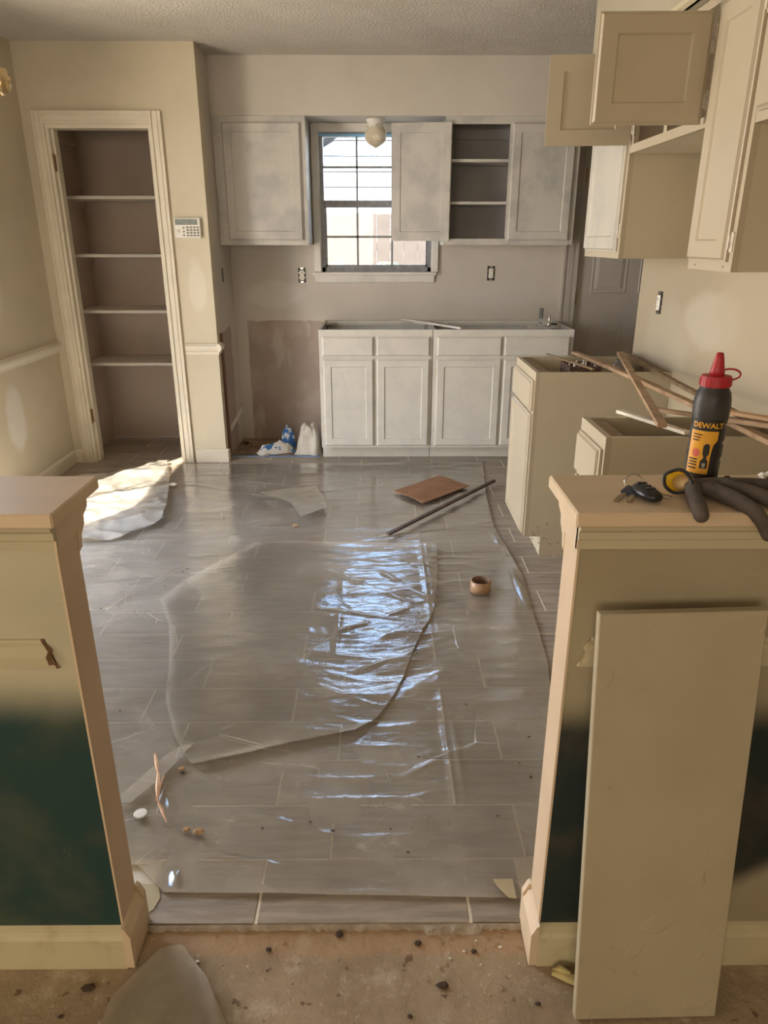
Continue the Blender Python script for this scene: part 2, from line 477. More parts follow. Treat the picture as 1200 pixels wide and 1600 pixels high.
def plastic(name, haze, tint=(0.94, 0.87, 0.76), rough=0.045, bump=0.3, fres=1.5, cr=1.0):
    k = N(name)
    tr = k.n('BsdfTransparent', {'Color': (0.97, 0.965, 0.955, 1)})
    df = k.n('BsdfDiffuse', {'Color': (*tint, 1)})
    tl = k.n('BsdfTranslucent', {'Color': (*tint, 1)})
    m0 = k.n('MixShader', {0: 0.35, 1: df.outputs[0], 2: tl.outputs[0]})
    hz = k.math('ADD', haze, k.math('MULTIPLY', k.step(k.noise(2.3, 5, 0.6), 0.35, 0.75), haze * 0.8))
    def creases(sc, th, seed, msc, lo):
        wob = k.n('TexNoise', {'Vector': k.geo.outputs['Position'], 'Scale': 2.4, 'Detail': 3.0}).outputs['Color']
        pv_ = k.n('VectorMath', {0: k.geo.outputs['Position'], 1: k.vscale(wob, (.10, .10, 0))}, operation='ADD').outputs[0]
        pv_ = k.n('VectorMath', {0: k.vscale(pv_, (1, 1.35, 0)), 1: (seed, seed * .7, 0)}, operation='ADD').outputs[0]
        v = k.n('TexVoronoi', {'Vector': pv_, 'Scale': sc}, feature='DISTANCE_TO_EDGE').outputs['Distance']
        return k.math('MULTIPLY', k.math('SUBTRACT', 1.0, k.step(v, 0.0, th), True), k.step(k.noise(msc, 3), lo, lo + .1))
    cre = k.math('MAXIMUM', creases(1.5, .0045, 3.1, 1.6, .50), creases(3.2, .008, 8.7, 2.4, .54))
    st = k.math('MULTIPLY', k.step(k.noise(7, 6, 0.7, stretch=(0.6, 1.6, 1), dist=1.2), 0.56, 0.74), haze * 0.8)
    m1 = k.n('MixShader', {0: k.math('ADD', k.math('ADD', hz, st), k.math('MULTIPLY', cre, .32 * cr), True), 1: tr.outputs[0], 2: m0.outputs[0]})
    bn = k.n('Bump', {'Height': k.math('ADD', k.noise(38, 4, 0.6, stretch=(0.55, 1.5, 1), dist=0.8), k.math('ADD', k.math('MULTIPLY', k.noise(120, 2), 0.2), k.math('MULTIPLY', cre, .5 * cr))), 'Strength': bump, 'Distance': 0.004})
    gl = k.n('BsdfGlossy', {'Color': (1, 1, 1, 1), 'Roughness': rough})
    k.t.links.new(bn.outputs[0], gl.inputs['Normal'])
    fr = k.n('Fresnel', {'IOR': fres})
    k.t.links.new(bn.outputs[0], fr.inputs['Normal'])
    m2 = k.n('MixShader', {0: k.math('MULTIPLY', fr.outputs[0], 1.8, True), 1: m1.outputs[0], 2: gl.outputs[0]})
    k.t.links.new(m2.outputs[0], k.out.inputs[0])
    return k.m


M_film = plastic('clear_plastic_film', 0.23, fres=1.5)
M_film2 = plastic('second_film_layer', 0.15, fres=1.5)
M_film_sun = plastic('crumpled_film', 0.34, (0.92, 0.90, 0.84))
M_film_near = plastic('matte_film', 0.34, (0.60, 0.54, 0.42), 0.4, 0.1, 1.25, 0.0)
k = N('clear_glass')
gl = k.n('BsdfGlossy', {'Color': (1, 1, 1, 1), 'Roughness': 0.02})
tr = k.n('BsdfTransparent', {'Color': (0.95, 0.97, 0.97, 1)})
fr = k.n('Fresnel', {'IOR': 1.45})
mx = k.n('MixShader', {0: fr.outputs[0], 1: tr.outputs[0], 2: gl.outputs[0]})
k.t.links.new(mx.outputs[0], k.out.inputs[0])
M_pane = k.m
M_jar = simple('thick_clear_glass', (0.9, 0.92, 0.92), None, 8, 0.05, bstr=0.0, Transmission_Weight=0.9, IOR=1.45)
M_globe = simple('pressed_glass_globe', (0.86, 0.78, 0.62), (0.72, 0.62, 0.45), 30, 0.12, bstr=0.1, Transmission_Weight=0.35, Subsurface_Weight=0.15)
k = N('stained_rag_cloth')
c = k.mix(k.step(k.noise(11, 3), 0.57, 0.60), (0.60, 0.56, 0.48), (0.05, 0.14, 0.30))
M_rag_blue = k.finish(c, 0.9, k.noise(200, 2), 0.3, 0.001, spec=0.1)
M_rag = simple('dirty_white_cloth', (0.60, 0.55, 0.47), (0.45, 0.40, 0.33), 10, 0.9, 200, 0.3)
M_siding = simple('white_lap_siding', (0.62, 0.60, 0.57), None, 8, 0.6)
M_fence = simple('tan_fence_board', (0.135, 0.10, 0.075), (0.115, 0.083, 0.062), 6, 0.85)
M_roof = simple('grey_shingles', (0.30, 0.28, 0.29), (0.24, 0.22, 0.23), 40, 0.9)
M_ground = simple('pale_dry_ground', (0.50, 0.46, 0.38), (0.42, 0.38, 0.30), 10, 0.95)
M_bush = simple('dusty_shrub', (0.10, 0.10, 0.075), (0.16, 0.15, 0.11), 20, 0.9)

# ------------------------------------------------------------------ the room shell
CEIL = 2.46
XL, XR = -2.07, 1.28
YP, YB = 4.70, 5.33
slab = struct('floor', B().box(-3.12, 3.12, -3.6, 5.5, -0.25, -0.015), M_slab, 'bare tan concrete slab in the foreground, with mortar smears')
struct('ceiling', B().box(-3.12, 3.12, -3.6, 1.28, CEIL, CEIL + 0.12).box(-2.19, 2.47, 1.28, 5.5, CEIL, CEIL + 0.12), M_ceil, 'grey white ceiling with a rough sprayed texture')

tile = struct('floor.001', B().box(XL, 2.35, 1.161, YP + 0.10, -0.0149, -0.002)
              .box(-2.03, -1.20, YP + 0.10, 5.36, -0.0149, -0.002)
              .box(-1.04, 2.35, YP + 0.10, 4.845, -0.0149, -0.002)
              .box(1.28, 2.35, 4.845, YB, -0.0149, -0.002), M_grout, 'kitchen floor of grey wood-look plank tiles with pale grout')
# planks: rows run left to right, joints offset by half
PITCH, PL, GAP = 0.1787, 0.4775, 0.0065
shared = None
row = 0
while True:
    y0 = 1.161 + row * PITCH
    if y0 > 5.33:
        break
    y1 = min(y0 + PITCH - GAP, 5.36)
    segs = [(XL, 2.35)]
    if y0 > YP - 0.12:
        segs = [(-2.03, -1.22)]
        if y0 < YP + 0.1:
            segs = [(-2.03, -1.22), (-1.04, 2.35)]
            if y1 > 4.845:
                segs = [(-2.03, -1.22), (-1.04, 2.35)]
    ph = 0.2 if row % 2 == 0 else 0.356
    if row == 0:
        segs = [(-0.53, 0.325)]
    for a, b in segs:
        yy1 = y1
        if y0 > YP - 0.12 and a > -1.1:
            yy1 = min(y1, 4.84)
        n0 = int(math.floor((a - ph) / PL)) - 1
        for q in range(n0, n0 + 14):
            x0, x1 = ph + q * PL + GAP / 2, ph + (q + 1) * PL - GAP / 2
            x0, x1 = max(x0, a), min(x1, b)
            if x1 - x0 < 0.02:
                continue
            full = abs((x1 - x0) - (PL - GAP)) < 1e-4 and abs(yy1 - y0 - PITCH + GAP) < 1e-4
            if full and shared:
                o = bpy.data.objects.new('plank', shared)
                COL.objects.link(o)
                o.parent = tile
                o.location = ((x0 + x1) / 2, (y0 + yy1) / 2, -0.010)
            else:
                o = obj('plank', B().box(x0, x1, y0, yy1, -0.010, 0.0, 0.0012), M_plank, tile)
                if full:
                    shared = o.data
    row += 1

struct('floor.002', B().box(-1.04, -0.39, 4.845, YB, -0.0149, -0.004).box(-0.39, XR, 4.845, YB, -0.0149, -0.004), M_raw, 'bare dirty subfloor in the recess beside the sink cabinet')

# left wall with the patio door opening
struct('wall_left', B().box(XL - 0.12, XL, 3.53, 5.5, -0.015, CEIL).box(XL - 0.12, XL, 2.20, 3.53, 2.06, CEIL).box(XL - 0.12, XL, 1.165, 2.20, -0.015, CEIL), M_wall_left, 'cream wall at the far left with a chair rail and a smeared patch')
struct('wall_side', B().box(-3.12, -3.0, -3.6, -1.2, -0.015, CEIL).box(-3.12, -3.0, 0.4, 1.165, -0.015, CEIL).box(-3.12, -3.0, -1.2, 0.4, -0.015, 0.8).box(-3.12, -3.0, -1.2, 0.4, 2.1, CEIL)
       .box(-3.12, XL, 1.165, 1.28, -0.015, CEIL), M_wall_left, 'dining room wall with a window')
struct('wall_rear', B().box(-3.12, -2.35, -3.6, -3.48, -0.015, CEIL).box(-0.05, 3.12, -3.6, -3.48, -0.015, CEIL).box(-2.35, -0.05, -3.6, -3.48, -0.015, 0.9).box(-2.35, -0.05, -3.6, -3.48, 2.3, CEIL), M_wall_left, 'rear wall of the dining room with a window')
struct('wall_side.001', B().box(3.0, 3.12, -3.48, 1.165, -0.015, CEIL).box(1.40, 3.0, 1.08, 1.165, -0.015, CEIL), M_wall_left, 'dining room wall opposite the window')

for nm, bb, lb in (('light_blocker', B().box(-2.36, -0.04, -3.55, -3.53, 0.89, 2.31), 'added tan panel blocking sky light at the rear dining room window'), ('light_blocker', B().box(-3.09, -3.07, -1.21, 0.41, 0.79, 2.11), 'added tan panel blocking sky light at the side dining room window')):
    tag(obj(nm, bb, simple('tan_blocker', (0.55, 0.42, 0.28))), lb, 'light_blocker')  # added panels keep the blue sky light out of the unseen room

# pantry wall (faces the camera) with its doorway, and the return wall beside the recess
struct('wall_front', B().box(XL, -1.945, YP, YP + 0.1, 0, CEIL).box(-1.325, -1.04, YP, YP + 0.1, 0, CEIL).box(-1.945, -1.325, YP, YP + 0.1, 2.045, CEIL), M_wall_pantry, 'cream wall around the open pantry doorway')
struct('wall_return', B().box(-1.16, -1.04, YP + 0.1, YB + 0.12, -0.015, CEIL), M_wall_return, 'return wall between pantry and cabinet recess, stripped brown at the bottom')
struct('wall_pantry', B().box(-2.05, -2.03, YP + 0.1, 5.38, -0.0, CEIL).box(-2.05, -1.16, 5.36, 5.38, 0, CEIL).box(-1.20, -1.16, YP + 0.1, 5.36, 0, CEIL), M_pantry, 'brownish inner walls of the pantry closet')
# back wall with the window opening
WX0, WX1, WZ0, WZ1 = -0.405, 0.372, 1.205, 2.085
struct('wall_back', B().box(-1.04, WX0, YB, YB + 0.12, -0.015, CEIL).box(WX1, 1.40, YB, YB + 0.12, -0.015, CEIL).box(WX0, WX1, YB, YB + 0.12, -0.015, WZ0).box(WX0, WX1, YB, YB + 0.12, WZ1, CEIL)
       .box(2.22, 2.47, YB, YB + 0.12, -0.015, CEIL).box(1.40, 2.22, YB, YB + 0.12, 2.05, CEIL), M_wall_back, 'grey white back wall behind the sink cabinet, brown and unpainted below the left cabinet')
struct('soffit', B().box(-1.04, 1.30, 5.02, YB, 2.137, CEIL), M_soffit, 'boxed soffit above the back wall cabinets and window')
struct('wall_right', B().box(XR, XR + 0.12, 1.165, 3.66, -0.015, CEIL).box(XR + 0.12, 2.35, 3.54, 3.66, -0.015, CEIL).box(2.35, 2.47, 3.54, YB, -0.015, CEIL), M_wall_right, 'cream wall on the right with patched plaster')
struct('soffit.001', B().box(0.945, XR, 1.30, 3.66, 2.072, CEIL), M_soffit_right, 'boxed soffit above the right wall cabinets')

# skirting and rails
rail = [(0, 0.735), (0.010, 0.737), (0.012, 0.752), (0.020, 0.760), (0.028, 0.775), (0.028, 0.790), (0.020, 0.796), (0.016, 0.803), (0, 0.805)]
struct('trim_1', B().prism([(XL + n, z) for n, z in rail], 'y', 3.62, YP), M_trim, 'cream chair rail along the left wall')
struct('baseboard_left', B().prism([(XL, 0), (XL + .014, 0), (XL + .014, .075), (XL + .006, .09), (XL, .09)], 'y', 3.62, YP), M_trim, 'cream baseboard along the left wall')
cr = [(YP - n, z - 0.012) for n, z in rail]
struct('trim_2', B().prism(cr, 'x', -1.245, -1.040).prism([(-1.04 + n, z - 0.012) for n, z in rail], 'y', YP - 0.028, YP + 0.07), M_trim, 'short cream chair rail on the wall strip beside the pantry')
struct('baseboard_front', B().prism([(YP, 0), (YP - .016, 0), (YP - .016, .078), (YP - .006, .092), (YP, .092)], 'x', -1.245, -1.024).box(-1.04, -1.024, YP, YP + 0.055, 0, 0.078), M_trim, 'baseboard block below the wall strip beside the pantry')
struct('baseboard_front.001', B().prism([(YP, 0), (YP - .016, 0), (YP - .016, .078), (YP - .006, .092), (YP, .092)], 'x', XL + 0.014, -2.01), M_trim, 'short baseboard between left wall and pantry casing')
struct('trim_3', B().box(-1.04, -1.030, 4.775, 4.825, 0, 0.845), M_stain, 'dark brown stained strip on the return wall')
struct('trim_4', B().beam((-1.032, 4.86, 0.19), (-1.032, 5.30, 0.235), 0.012, 0.03), M_trim_white, 'grey slanting batten low on the return wall')

# pantry casing: fluted boards
pc = B()


def casing_side(b, x0, x1, z1):
    w = x1 - x0
    b.box(x0, x1, YP - 0.014, YP, 0, z1)
    b.box(x0, x0 + 0.012, YP - 0.022, YP - 0.014, 0, z1)
    b.box(x1 - 0.012, x1, YP - 0.019, YP - 0.014, 0, z1)
    b.box(x0 + w * 0.38, x1 - w * 0.32, YP - 0.018, YP - 0.014, 0, z1)


casing_side(pc, -2.005, -1.942, 2.112)
casing_side(pc, -1.328, -1.262, 2.112)
pc.box(-1.942, -1.328, YP - 0.014, YP, 2.045, 2.112).box(-1.942, -1.328, YP - 0.022, YP - 0.014, 2.10, 2.112).box(-1.942, -1.328, YP - 0.018, YP - 0.014, 2.064, 2.09).box(-1.942, -1.328, YP - 0.019, YP - 0.014, 2.045, 2.055)
frame = struct('door_1', pc, M_trim, 'cream moulded casing around the pantry doorway')
obj('jamb', B().box(-1.945, -1.925, YP, YP + 0.1, 0, 2.045).box(-1.345, -1.325, YP, YP + 0.1, 0, 2.045).box(-1.925, -1.345, YP, YP + 0.1, 2.025, 2.045).box(-1.925, -1.913, YP + 0.04, YP + 0.1, 0, 2.025), M_trim, frame)
for z in (1.80, 0.27):
    h = obj('hinge', B().box(-1.925, -1.919, YP + 0.004, YP + 0.036, z, z + 0.09, 0.001).tube([(-1.921, YP + 0.002, z - 0.004), (-1.921, YP + 0.002, z + 0.094)], 0.005, 8), M_hinge_metal, frame)

for i, (z, w) in enumerate([(1.68, 'topmost'), (1.33, 'second from the top'), (0.975, 'third from the top'), (0.625, 'lowest')]):
    sh = thing('pantry_shelf', (-1.6, 5.17, z - 0.02), 'white painted shelf in the pantry closet, ' + w, 'shelf', 'shelves in the pantry closet')
    obj('board', B().box(-2.029, -1.201, 4.985, 5.359, z - 0.02, z, 0.0015), M_shelf, sh)
    obj('cleat', B().box(-2.029, -2.012, 5.0, 5.359, z - 0.062, z - 0.021), M_pantry, sh)
    obj('cleat', B().box(-1.218, -1.201, 5.0, 5.359, z - 0.062, z - 0.021), M_pantry, sh)
obj('cleat', B().box(-2.029, -2.012, 5.0, 5.359, 1.99, 2.03), M_pantry, bpy.data.objects['wall_pantry'])

# ------------------------------------------------------------------ window
win = struct('window_1', B().box(WX0, WX0 + 0.028, 5.36, 5.42, WZ0, WZ1).box(WX1 - 0.028, WX1, 5.36, 5.42, WZ0, WZ1).box(WX0, WX1, 5.36, 5.42, WZ0, WZ0 + 0.03).box(WX0, WX1, 5.36, 5.42, WZ1 - 0.022, WZ1), M_alu, 'grey aluminium sash window over the sink cabinet')
obj('meeting_rail', B().box(WX0 + 0.028, WX1 - 0.028, 5.365, 5.40, 1.625, 1.672, 0.003), M_alu, win)
obj('sash', B().box(WX0 + .028, WX0 + .042, 5.368, 5.398, 1.24, 1.625).box(WX1 - .042, WX1 - .028, 5.368, 5.398, 1.24, 1.625).box(WX0 + .028, WX1 - .028, 5.368, 5.398, 1.235, 1.252), M_alu, win)
for x in (-0.149, 0.093):
    obj('muntin', B().box(x - .007, x + .007, 5.376, 5.392, 1.252, 1.625), M_alu, win)
    obj('muntin', B().box(x - .007, x + .007, 5.386, 5.402, 1.672, WZ1 - .022), M_alu, win)
for z, y in ((1.437, 5.376), (1.88, 5.386)):
    obj('muntin', B().box(WX0 + .028, WX1 - .028, y, y + 0.016, z - .007, z + .007), M_alu, win)
xs = [WX0 + .03, -0.149, 0.093, WX1 - .03]
for za, zb, y in ((1.25, 1.437, 5.383), (1.437, 1.63, 5.383), (1.668, 1.88, 5.393), (1.88, WZ1 - .02, 5.393)):
    for a, b in zip(xs[:-1], xs[1:]):
        obj('pane', B().box(a, b, y, y + 0.003, za, zb), M_pane, win)
struct('trim_5', B().box(-0.468, 0.405, 5.285, 5.36, 1.185, 1.2045, 0.004), M_trim_white, 'white window sill board')
struct('trim_6', B().prism([(5.3299, 1.133), (5.318, 1.136), (5.314, 1.15), (5.31, 1.175), (5.31, 1.1848), (5.3299, 1.1848)], 'x', -0.452, 0.39), M_trim_white, 'white moulded apron below the window sill')
struct('trim_7', B().box(-0.452, -0.405, 5.306, YB, 1.2055, 2.136, 0.003).box(0.372, 0.415, 5.306, YB, 1.2055, 2.136, 0.003).box(-0.405, 0.372, 5.306, YB, 2.086, 2.136, 0.003)
       .box(-0.405, -0.400, YB, 5.36, 1.206, 2.085).box(0.367, 0.372, YB, 5.36, 1.206, 2.085), M_trim_white, 'white casing boards around the window')
tp = B().box(-0.40, 0.10, 5.352, 5.3585, 2.062, 2.078).box(-0.398, -0.375, 5.3535, 5.3595, 2.074, 2.108)
tag(obj('painters_tape', tp, simple('backlit_blue_tape', (0.35, 0.62, 0.85), None, 8, 0.5, Subsurface_Weight=1.0)), 'strip of blue painters tape along the top of the window', 'tape')

# ------------------------------------------------------------------ back door in the alcove
bd = struct('door_2', B().box(1.401, 2.219, YB + 0.02, YB + 0.055, 0.001, 2.049), M_door, 'taupe six panel door behind the sink cabinet')
for x0, x1 in ((1.525, 1.755), (1.865, 2.095)):
    for z0, z1 in ((0.20, 0.83), (1.07, 1.62), (1.72, 1.93)):
        b = B()
        y = YB + 0.02
        r = [[(x0 - .012, y - .0002, z0 - .012), (x1 + .012, y - .0002, z0 - .012), (x1 + .012, y - .0002, z1 + .012), (x0 - .012, y - .0002, z1 + .012)],
             [(x0 - .006, y - .006, z0 - .006), (x1 + .006, y - .006, z0 - .006), (x1 + .006, y - .006, z1 + .006), (x0 - .006, y - .006, z1 + .006)],
             [(x0 + .008, y - .002, z0 + .008), (x1 - .008, y - .002, z0 + .008), (x1 - .008, y - .002, z1 - .008), (x0 + .008, y - .002, z1 - .008)],
             [(x0 + .035, y - .010, z0 + .035), (x1 - .035, y - .010, z0 + .035), (x1 - .035, y - .010, z1 - .035), (x0 + .035, y - .010, z1 - .035)]]
        b.loop_faces(r)
        obj('door_panel', b, M_door, bd)
for z in (0.25, 0.98, 1.78):
    obj('hinge', B().tube([(1.414, YB + .012, z), (1.414, YB + .012, z + .09)], 0.006, 8).box(1.402, 1.416, YB + .012, YB + .018, z, z + .09), M_hinge_metal, bd)
struct('trim_8', B().box(1.30, 1.395, YB - 0.014, YB, 0, 2.10).box(1.30, 1.312, YB - .022, YB - .014, 0, 2.10).box(1.335, 1.365, YB - .018, YB - .014, 0, 2.10)
       .box(1.385, 1.40, YB - .018, YB + .04, 0, 2.05).box(2.222, 2.31, YB - .014, YB, 0, 2.10).box(1.395, 2.222, YB - .014, YB, 2.05, 2.12), M_door, 'taupe casing of the back door')

# ------------------------------------------------------------------ cabinets


def rect_ring(x0, x1, y, z0, z1):
    return [(x0, y, z0), (x1, y, z0), (x1, y, z1), (x0, y, z1)]


def door_mesh(M, w, h, t=0.018, inset=0.055, panel=True, both=True):
    """frame-and-panel leaf; local x across, y outward, z up"""
    b = B()
    rings = []
    if panel and both:
        rings += [rect_ring(inset + .004, w - inset - .004, .005, inset + .004, h - inset - .004), rect_ring(inset, w - inset, 0, inset, h - inset)]
    rings += [rect_ring(.0, w, 0, .0, h), rect_ring(0, w, t * .45, 0, h), rect_ring(.005, w - .005, t * .55, .005, h - .005), rect_ring(.010, w - .010, t, .010, h - .010)]
    if panel:
        rings += [rect_ring(inset, w - inset, t, inset, h - inset), rect_ring(inset + .005, w - inset - .005, t - .006, inset + .005, h - inset - .005)]
    rings = [[M @ Vector(p) for p in r] for r in rings]
    b.loop_faces(rings)
    return b


class Face:
    """a cabinet front: origin at its lower corner, u runs along the front, n points outward"""

    def __init__(s, origin, u, n):
        s.o, s.u, s.n = Vector(origin), Vector(u), Vector(n)

    def M(s, a, z, n=0.0, ang=0.0, flip=False):
        base = s.o + s.u * a + s.n * n + Vector((0, 0, z))
        u = s.u * math.cos(ang) + s.n * math.sin(ang)
        n_ = s.n * math.cos(ang) - s.u * math.sin(ang)
        if flip:
            u, n_ = -s.u * math.cos(ang) + s.n * math.sin(ang), s.n * math.cos(ang) + s.u * math.sin(ang)
        m = Matrix.Identity(4)
        for i in range(3):
            m[i][0], m[i][1], m[i][2], m[i][3] = u[i], n_[i], (0, 0, 1)[i], base[i]
        return m

    def box(s, b, a0, a1, n0, n1, z0, z1, bev=0.0):
        p = s.o + s.u * a0 + s.n * n0
        q = s.o + s.u * a1 + s.n * n1
        b.box(min(p.x, q.x), max(p.x, q.x), min(p.y, q.y), max(p.y, q.y), s.o.z + z0, s.o.z + z1, bev)
        return b


def add_hinges(F, parent, a, zs, mat, side=1, wide=0.011, n=0.0):
    for z in zs:
        b = B()
        F.box(b, min(a, a + side * wide), max(a, a + side * wide), n, n + 0.004, z - .026, z + .026, 0.001)
        F.box(b, a - 0.003, a + 0.003, n + 0.004, n + 0.009, z - .018, z + .018)
        obj('hinge', b, mat, parent)


def carcass(F, t, w, z0, z1, d, mat_out, mat_in, top=True, bottom=True, name='carcass'):
    th = 0.015
    b = B()
    F.box(b, 0, th, -d, -0.019, z0, z1)
    F.box(b, w - th, w, -d, -0.019, z0, z1)
    if top:
        F.box(b, th, w - th, -d, -0.019, z1 - th, z1)
    if bottom:
        F.box(b, th, w - th, -d, -0.019, z0, z0 + th)
    o = obj(name, b, mat_out, t)
    b = B()
    F.box(b, th, w - th, -d, -d + 0.006, z0 + (th if bottom else 0), z1 - (th if top else 0))
    for a in (th, w - th - 0.002):
        F.box(b, a, a + 0.002, -d + 0.006, -0.02, z0 + th, z1 - (th if top else 0.001))
    obj('lining', b, mat_in, t)
    return o


def face_frame(F, t, w, z0, z1, stiles, rails, mat):
    """stiles: (a0, a1) ; rails: (a0, a1, z0, z1)"""
    b = B()
    for i, (a0, a1) in enumerate(stiles):
        e = 0.0004 if 0 < i < len(stiles) - 1 else 0
        F.box(b, a0, a1, -0.019 + e, -e, z0 + e, z1 - e)
    for a0, a1, r0, r1 in rails:
        F.box(b, a0, a1, -0.019, 0, r0, r1)
    return obj('face_frame', b, mat, t)


# --- back wall, upper left
F = Face((-1.038, 5.02, 0), (1, 0, 0), (0, -1, 0))
t = thing('wall_cabinet', (-0.75, 5.17, 1.385), 'blotchy grey white wall cabinet with one closed door, left of the window', 'cabinet')
w = 0.579
carcass(F, t, w, 1.385, 2.136, 0.309, M_cab_back, M_cab_inside)
face_frame(F, t, w, 1.385, 2.136, [(0, .07), (w - .05, w)], [(.07, w - .05, 1.385, 1.43), (.07, w - .05, 2.08, 2.136)], M_cab_back)
dr = obj('door', door_mesh(F.M(0.057, 1.412, 0.0005), 0.492, 0.69), M_cab_back, t)
add_hinges(F, dr, 0.056, (1.50, 2.01), M_hinge, -1)

# --- back wall, upper right
F = Face((0.42, 5.02, 0), (1, 0, 0), (0, -1, 0))
t = thing('wall_cabinet', (0.84, 5.17, 1.385), 'blotchy grey white wall cabinet with open shelves, right of the window', 'cabinet')
w = 0.85
carcass(F, t, w, 1.385, 2.136, 0.309, M_cab_back, M_cab_inside)
face_frame(F, t, w, 1.385, 2.136, [(0, .042), (.405, .45), (w - .03, w)], [(.042, .405, 1.385, 1.424), (.042, .405, 2.092, 2.136), (.45, w - .03, 1.385, 1.424), (.45, w - .03, 2.092, 2.136)], M_cab_back)
for z in (1.632, 1.88):
    b = B()
    F.box(b, .018, w - .018, -.300, -.022, z, z + .017, .001)
    obj('shelf', b, M_cab_back, t)
b = B()
F.box(b, .018, w - .018, -.302, -.285, 2.04, 2.10)
obj('hanging_rail', b, M_cab_inside, t)
b = B()
F.box(b, .018, w - .018, -.302, -.285, 1.402, 1.45)
obj('hanging_rail', b, M_cab_inside, t)
dr = obj('door', door_mesh(F.M(0.418, 1.41, 0.0005), 0.402, 0.69), M_cab_back, t)
dr['label'] = 'closed door'
add_hinges(F, dr, 0.822, (1.49,), M_hinge, 1)
dr = obj('door', door_mesh(F.M(0.034, 1.41, 0.022, R(187)), 0.375, 0.69), M_cab_back, t)
dr['label'] = 'door swung fully open in front of the window'
add_hinges(F, dr, 0.030, (1.49, 2.0), M_hinge, 1)

# --- back wall base cabinets
def base_back(x0, x1, label, leaves, drawers, hinges):
    F = Face((x0, 4.73, 0), (1, 0, 0), (0, -1, 0))
    w = x1 - x0
    t = thing('base_cabinet', ((x0 + x1) / 2, 5.03, 0), label, 'cabinet')
    carcass(F, t, w, 0.09, 0.875, 0.598, M_cab_base, M_cab_inside, top=False)
    face_frame(F, t, w, 0.09, 0.875, [(0, .03), (w / 2 - .016, w / 2 + .016), (w - .03, w)],
               [(.03, w - .03, .09, .118), (.03, w - .03, .672, .722), (.03, w - .03, .822, .875)], M_cab_base)
    b = B()
    F.box(b, 0.0, w, -.10, -.085, 0.001, .09)
    obj('toe_kick', b, M_cab_base, t)
    b = B()
    F.box(b, .018, w - .018, -.59, -.572, .80, .874)
    F.box(b, .018, w - .018, -.572, -.555, .845, .860)
    obj('back_rail', b, M_cab_base, t)
    for a in (.018, w - .018):
        for n in (-.02, -.57):
            b = B()
            s1 = 1 if a < w / 2 else -1
            s2 = -1 if n > -.3 else 1
            p = [F.o + F.u * a + F.n * n, F.o + F.u * (a + s1 * .09) + F.n * n, F.o + F.u * a + F.n * (n + s2 * .09)]
            b.loop_faces([[q + Vector((0, 0, z)) for q in p] for z in (.852, .864)])
            obj('corner_brace', b, M_cab_base, t)
    for a in (w * .22, w * .72):
        b = B()
        F.box(b, a - .03, a + .03, -.571, -.566, .66, .80)
        obj('backing_board', b, M_cab_inside, t)
    for (a0, a1), (hs, hz) in zip(leaves, hinges):
        dr = obj('door', door_mesh(F.M(a0 - x0, 0.104, 0.0005), a1 - a0, 0.586, inset=0.05), M_cab_base, t)
        add_hinges(F, dr, (a0 if hs < 0 else a1) - x0 + hs * .001, hz, M_hinge, hs)
    for a0, a1 in drawers:
        obj('drawer_front', door_mesh(F.M(a0 - x0, 0.707, 0.0005), a1 - a0, 0.126, panel=False), M_cab_base, t)
    return t


t = base_back(-0.392, 0.346, 'white base cabinet unit under the window, by the rag pile', [(-.368, -.036), (-.017, .332)], [(-.370, -.036), (-.017, .330)], [(-1, (.22, .61)), (1, (.20, .60))])
tu2 = base_back(0.350, 1.262, 'white base cabinet unit by the back door', [(.374, .80), (.815, 1.235)], [(.376, .797), (.812, 1.238)], [(-1, (.20, .60)), (1, (.2, .6))])
# scratches on the far left door
sb = B()
for (u0, z0, u1, z1) in [(-.24, .60, -.225, .52), (-.225, .52, -.20, .47), (-.21, .61, -.17, .60), (-.15, .56, -.12, .52), (-.13, .50, -.11, .50), (-.29, .665, -.25, .672), (-.25, .65, -.21, .672), (-.06, .38, -.045, .31), (-.045, .42, -.03, .38), (-.05, .25, -.048, .33)]:
    sb.beam((u0, 4.7195, z0), (u1, 4.7195, z1), .0045, .0008)
d0 = [o for o in t.children if o.name.startswith('door')][0]
so = obj('scuff_marks', sb, simple('dark_scuff', (0.22, 0.20, 0.19)), d0)
so['kind'] = 'stuff'

b = B().box(1.06, 1.20, 4.96, 5.05, .862, .8665).box(1.02, 1.245, 5.05, 5.07, .850, .8665)
obj('cross_brace', b, M_cab_base, tu2)
# two clear glass stems and a rod standing at the corner
g = thing('glass_candle_holder', (1.10, 5.01, .8666), 'tall clear glass holder standing in the sink cabinet corner', 'glassware')
obj('stem', B().lathe([(.026, .8667), (.028, .875), (.010, .888), (.010, .90), (.014, .912), (.015, .98), (.0155, .985), (.012, .985), (.012, .915)], (1.10, 5.01, 0), 16), M_jar, g, True)
g = thing('metal_fitting', (1.155, 4.995, .8666), 'short dull metal fitting beside the tall glass holder', 'fitting')
obj('body', B().lathe([(.016, .8667), (.018, .885), (.010, .892), (.010, .93), (.012, .935), (.008, .938)], (1.155, 4.995, 0), 12), M_silver, g, True)
obj('arm', B().tube([(1.155, 4.995, .885), (1.21, 5.0, .880)], .006, 8), M_dark, g, True)
tag(obj('white_strip', B().beam((0.165, 5.322, .883), (0.53, 4.74, .883), .016, .012), M_trim_white), 'thin white strip lying slantwise across the open sink cabinet', 'wood strip')

# --- right wall uppers (front faces the left)
FR = Face((0.97, 3.58, 0), (0, -1, 0), (-1, 0, 0))


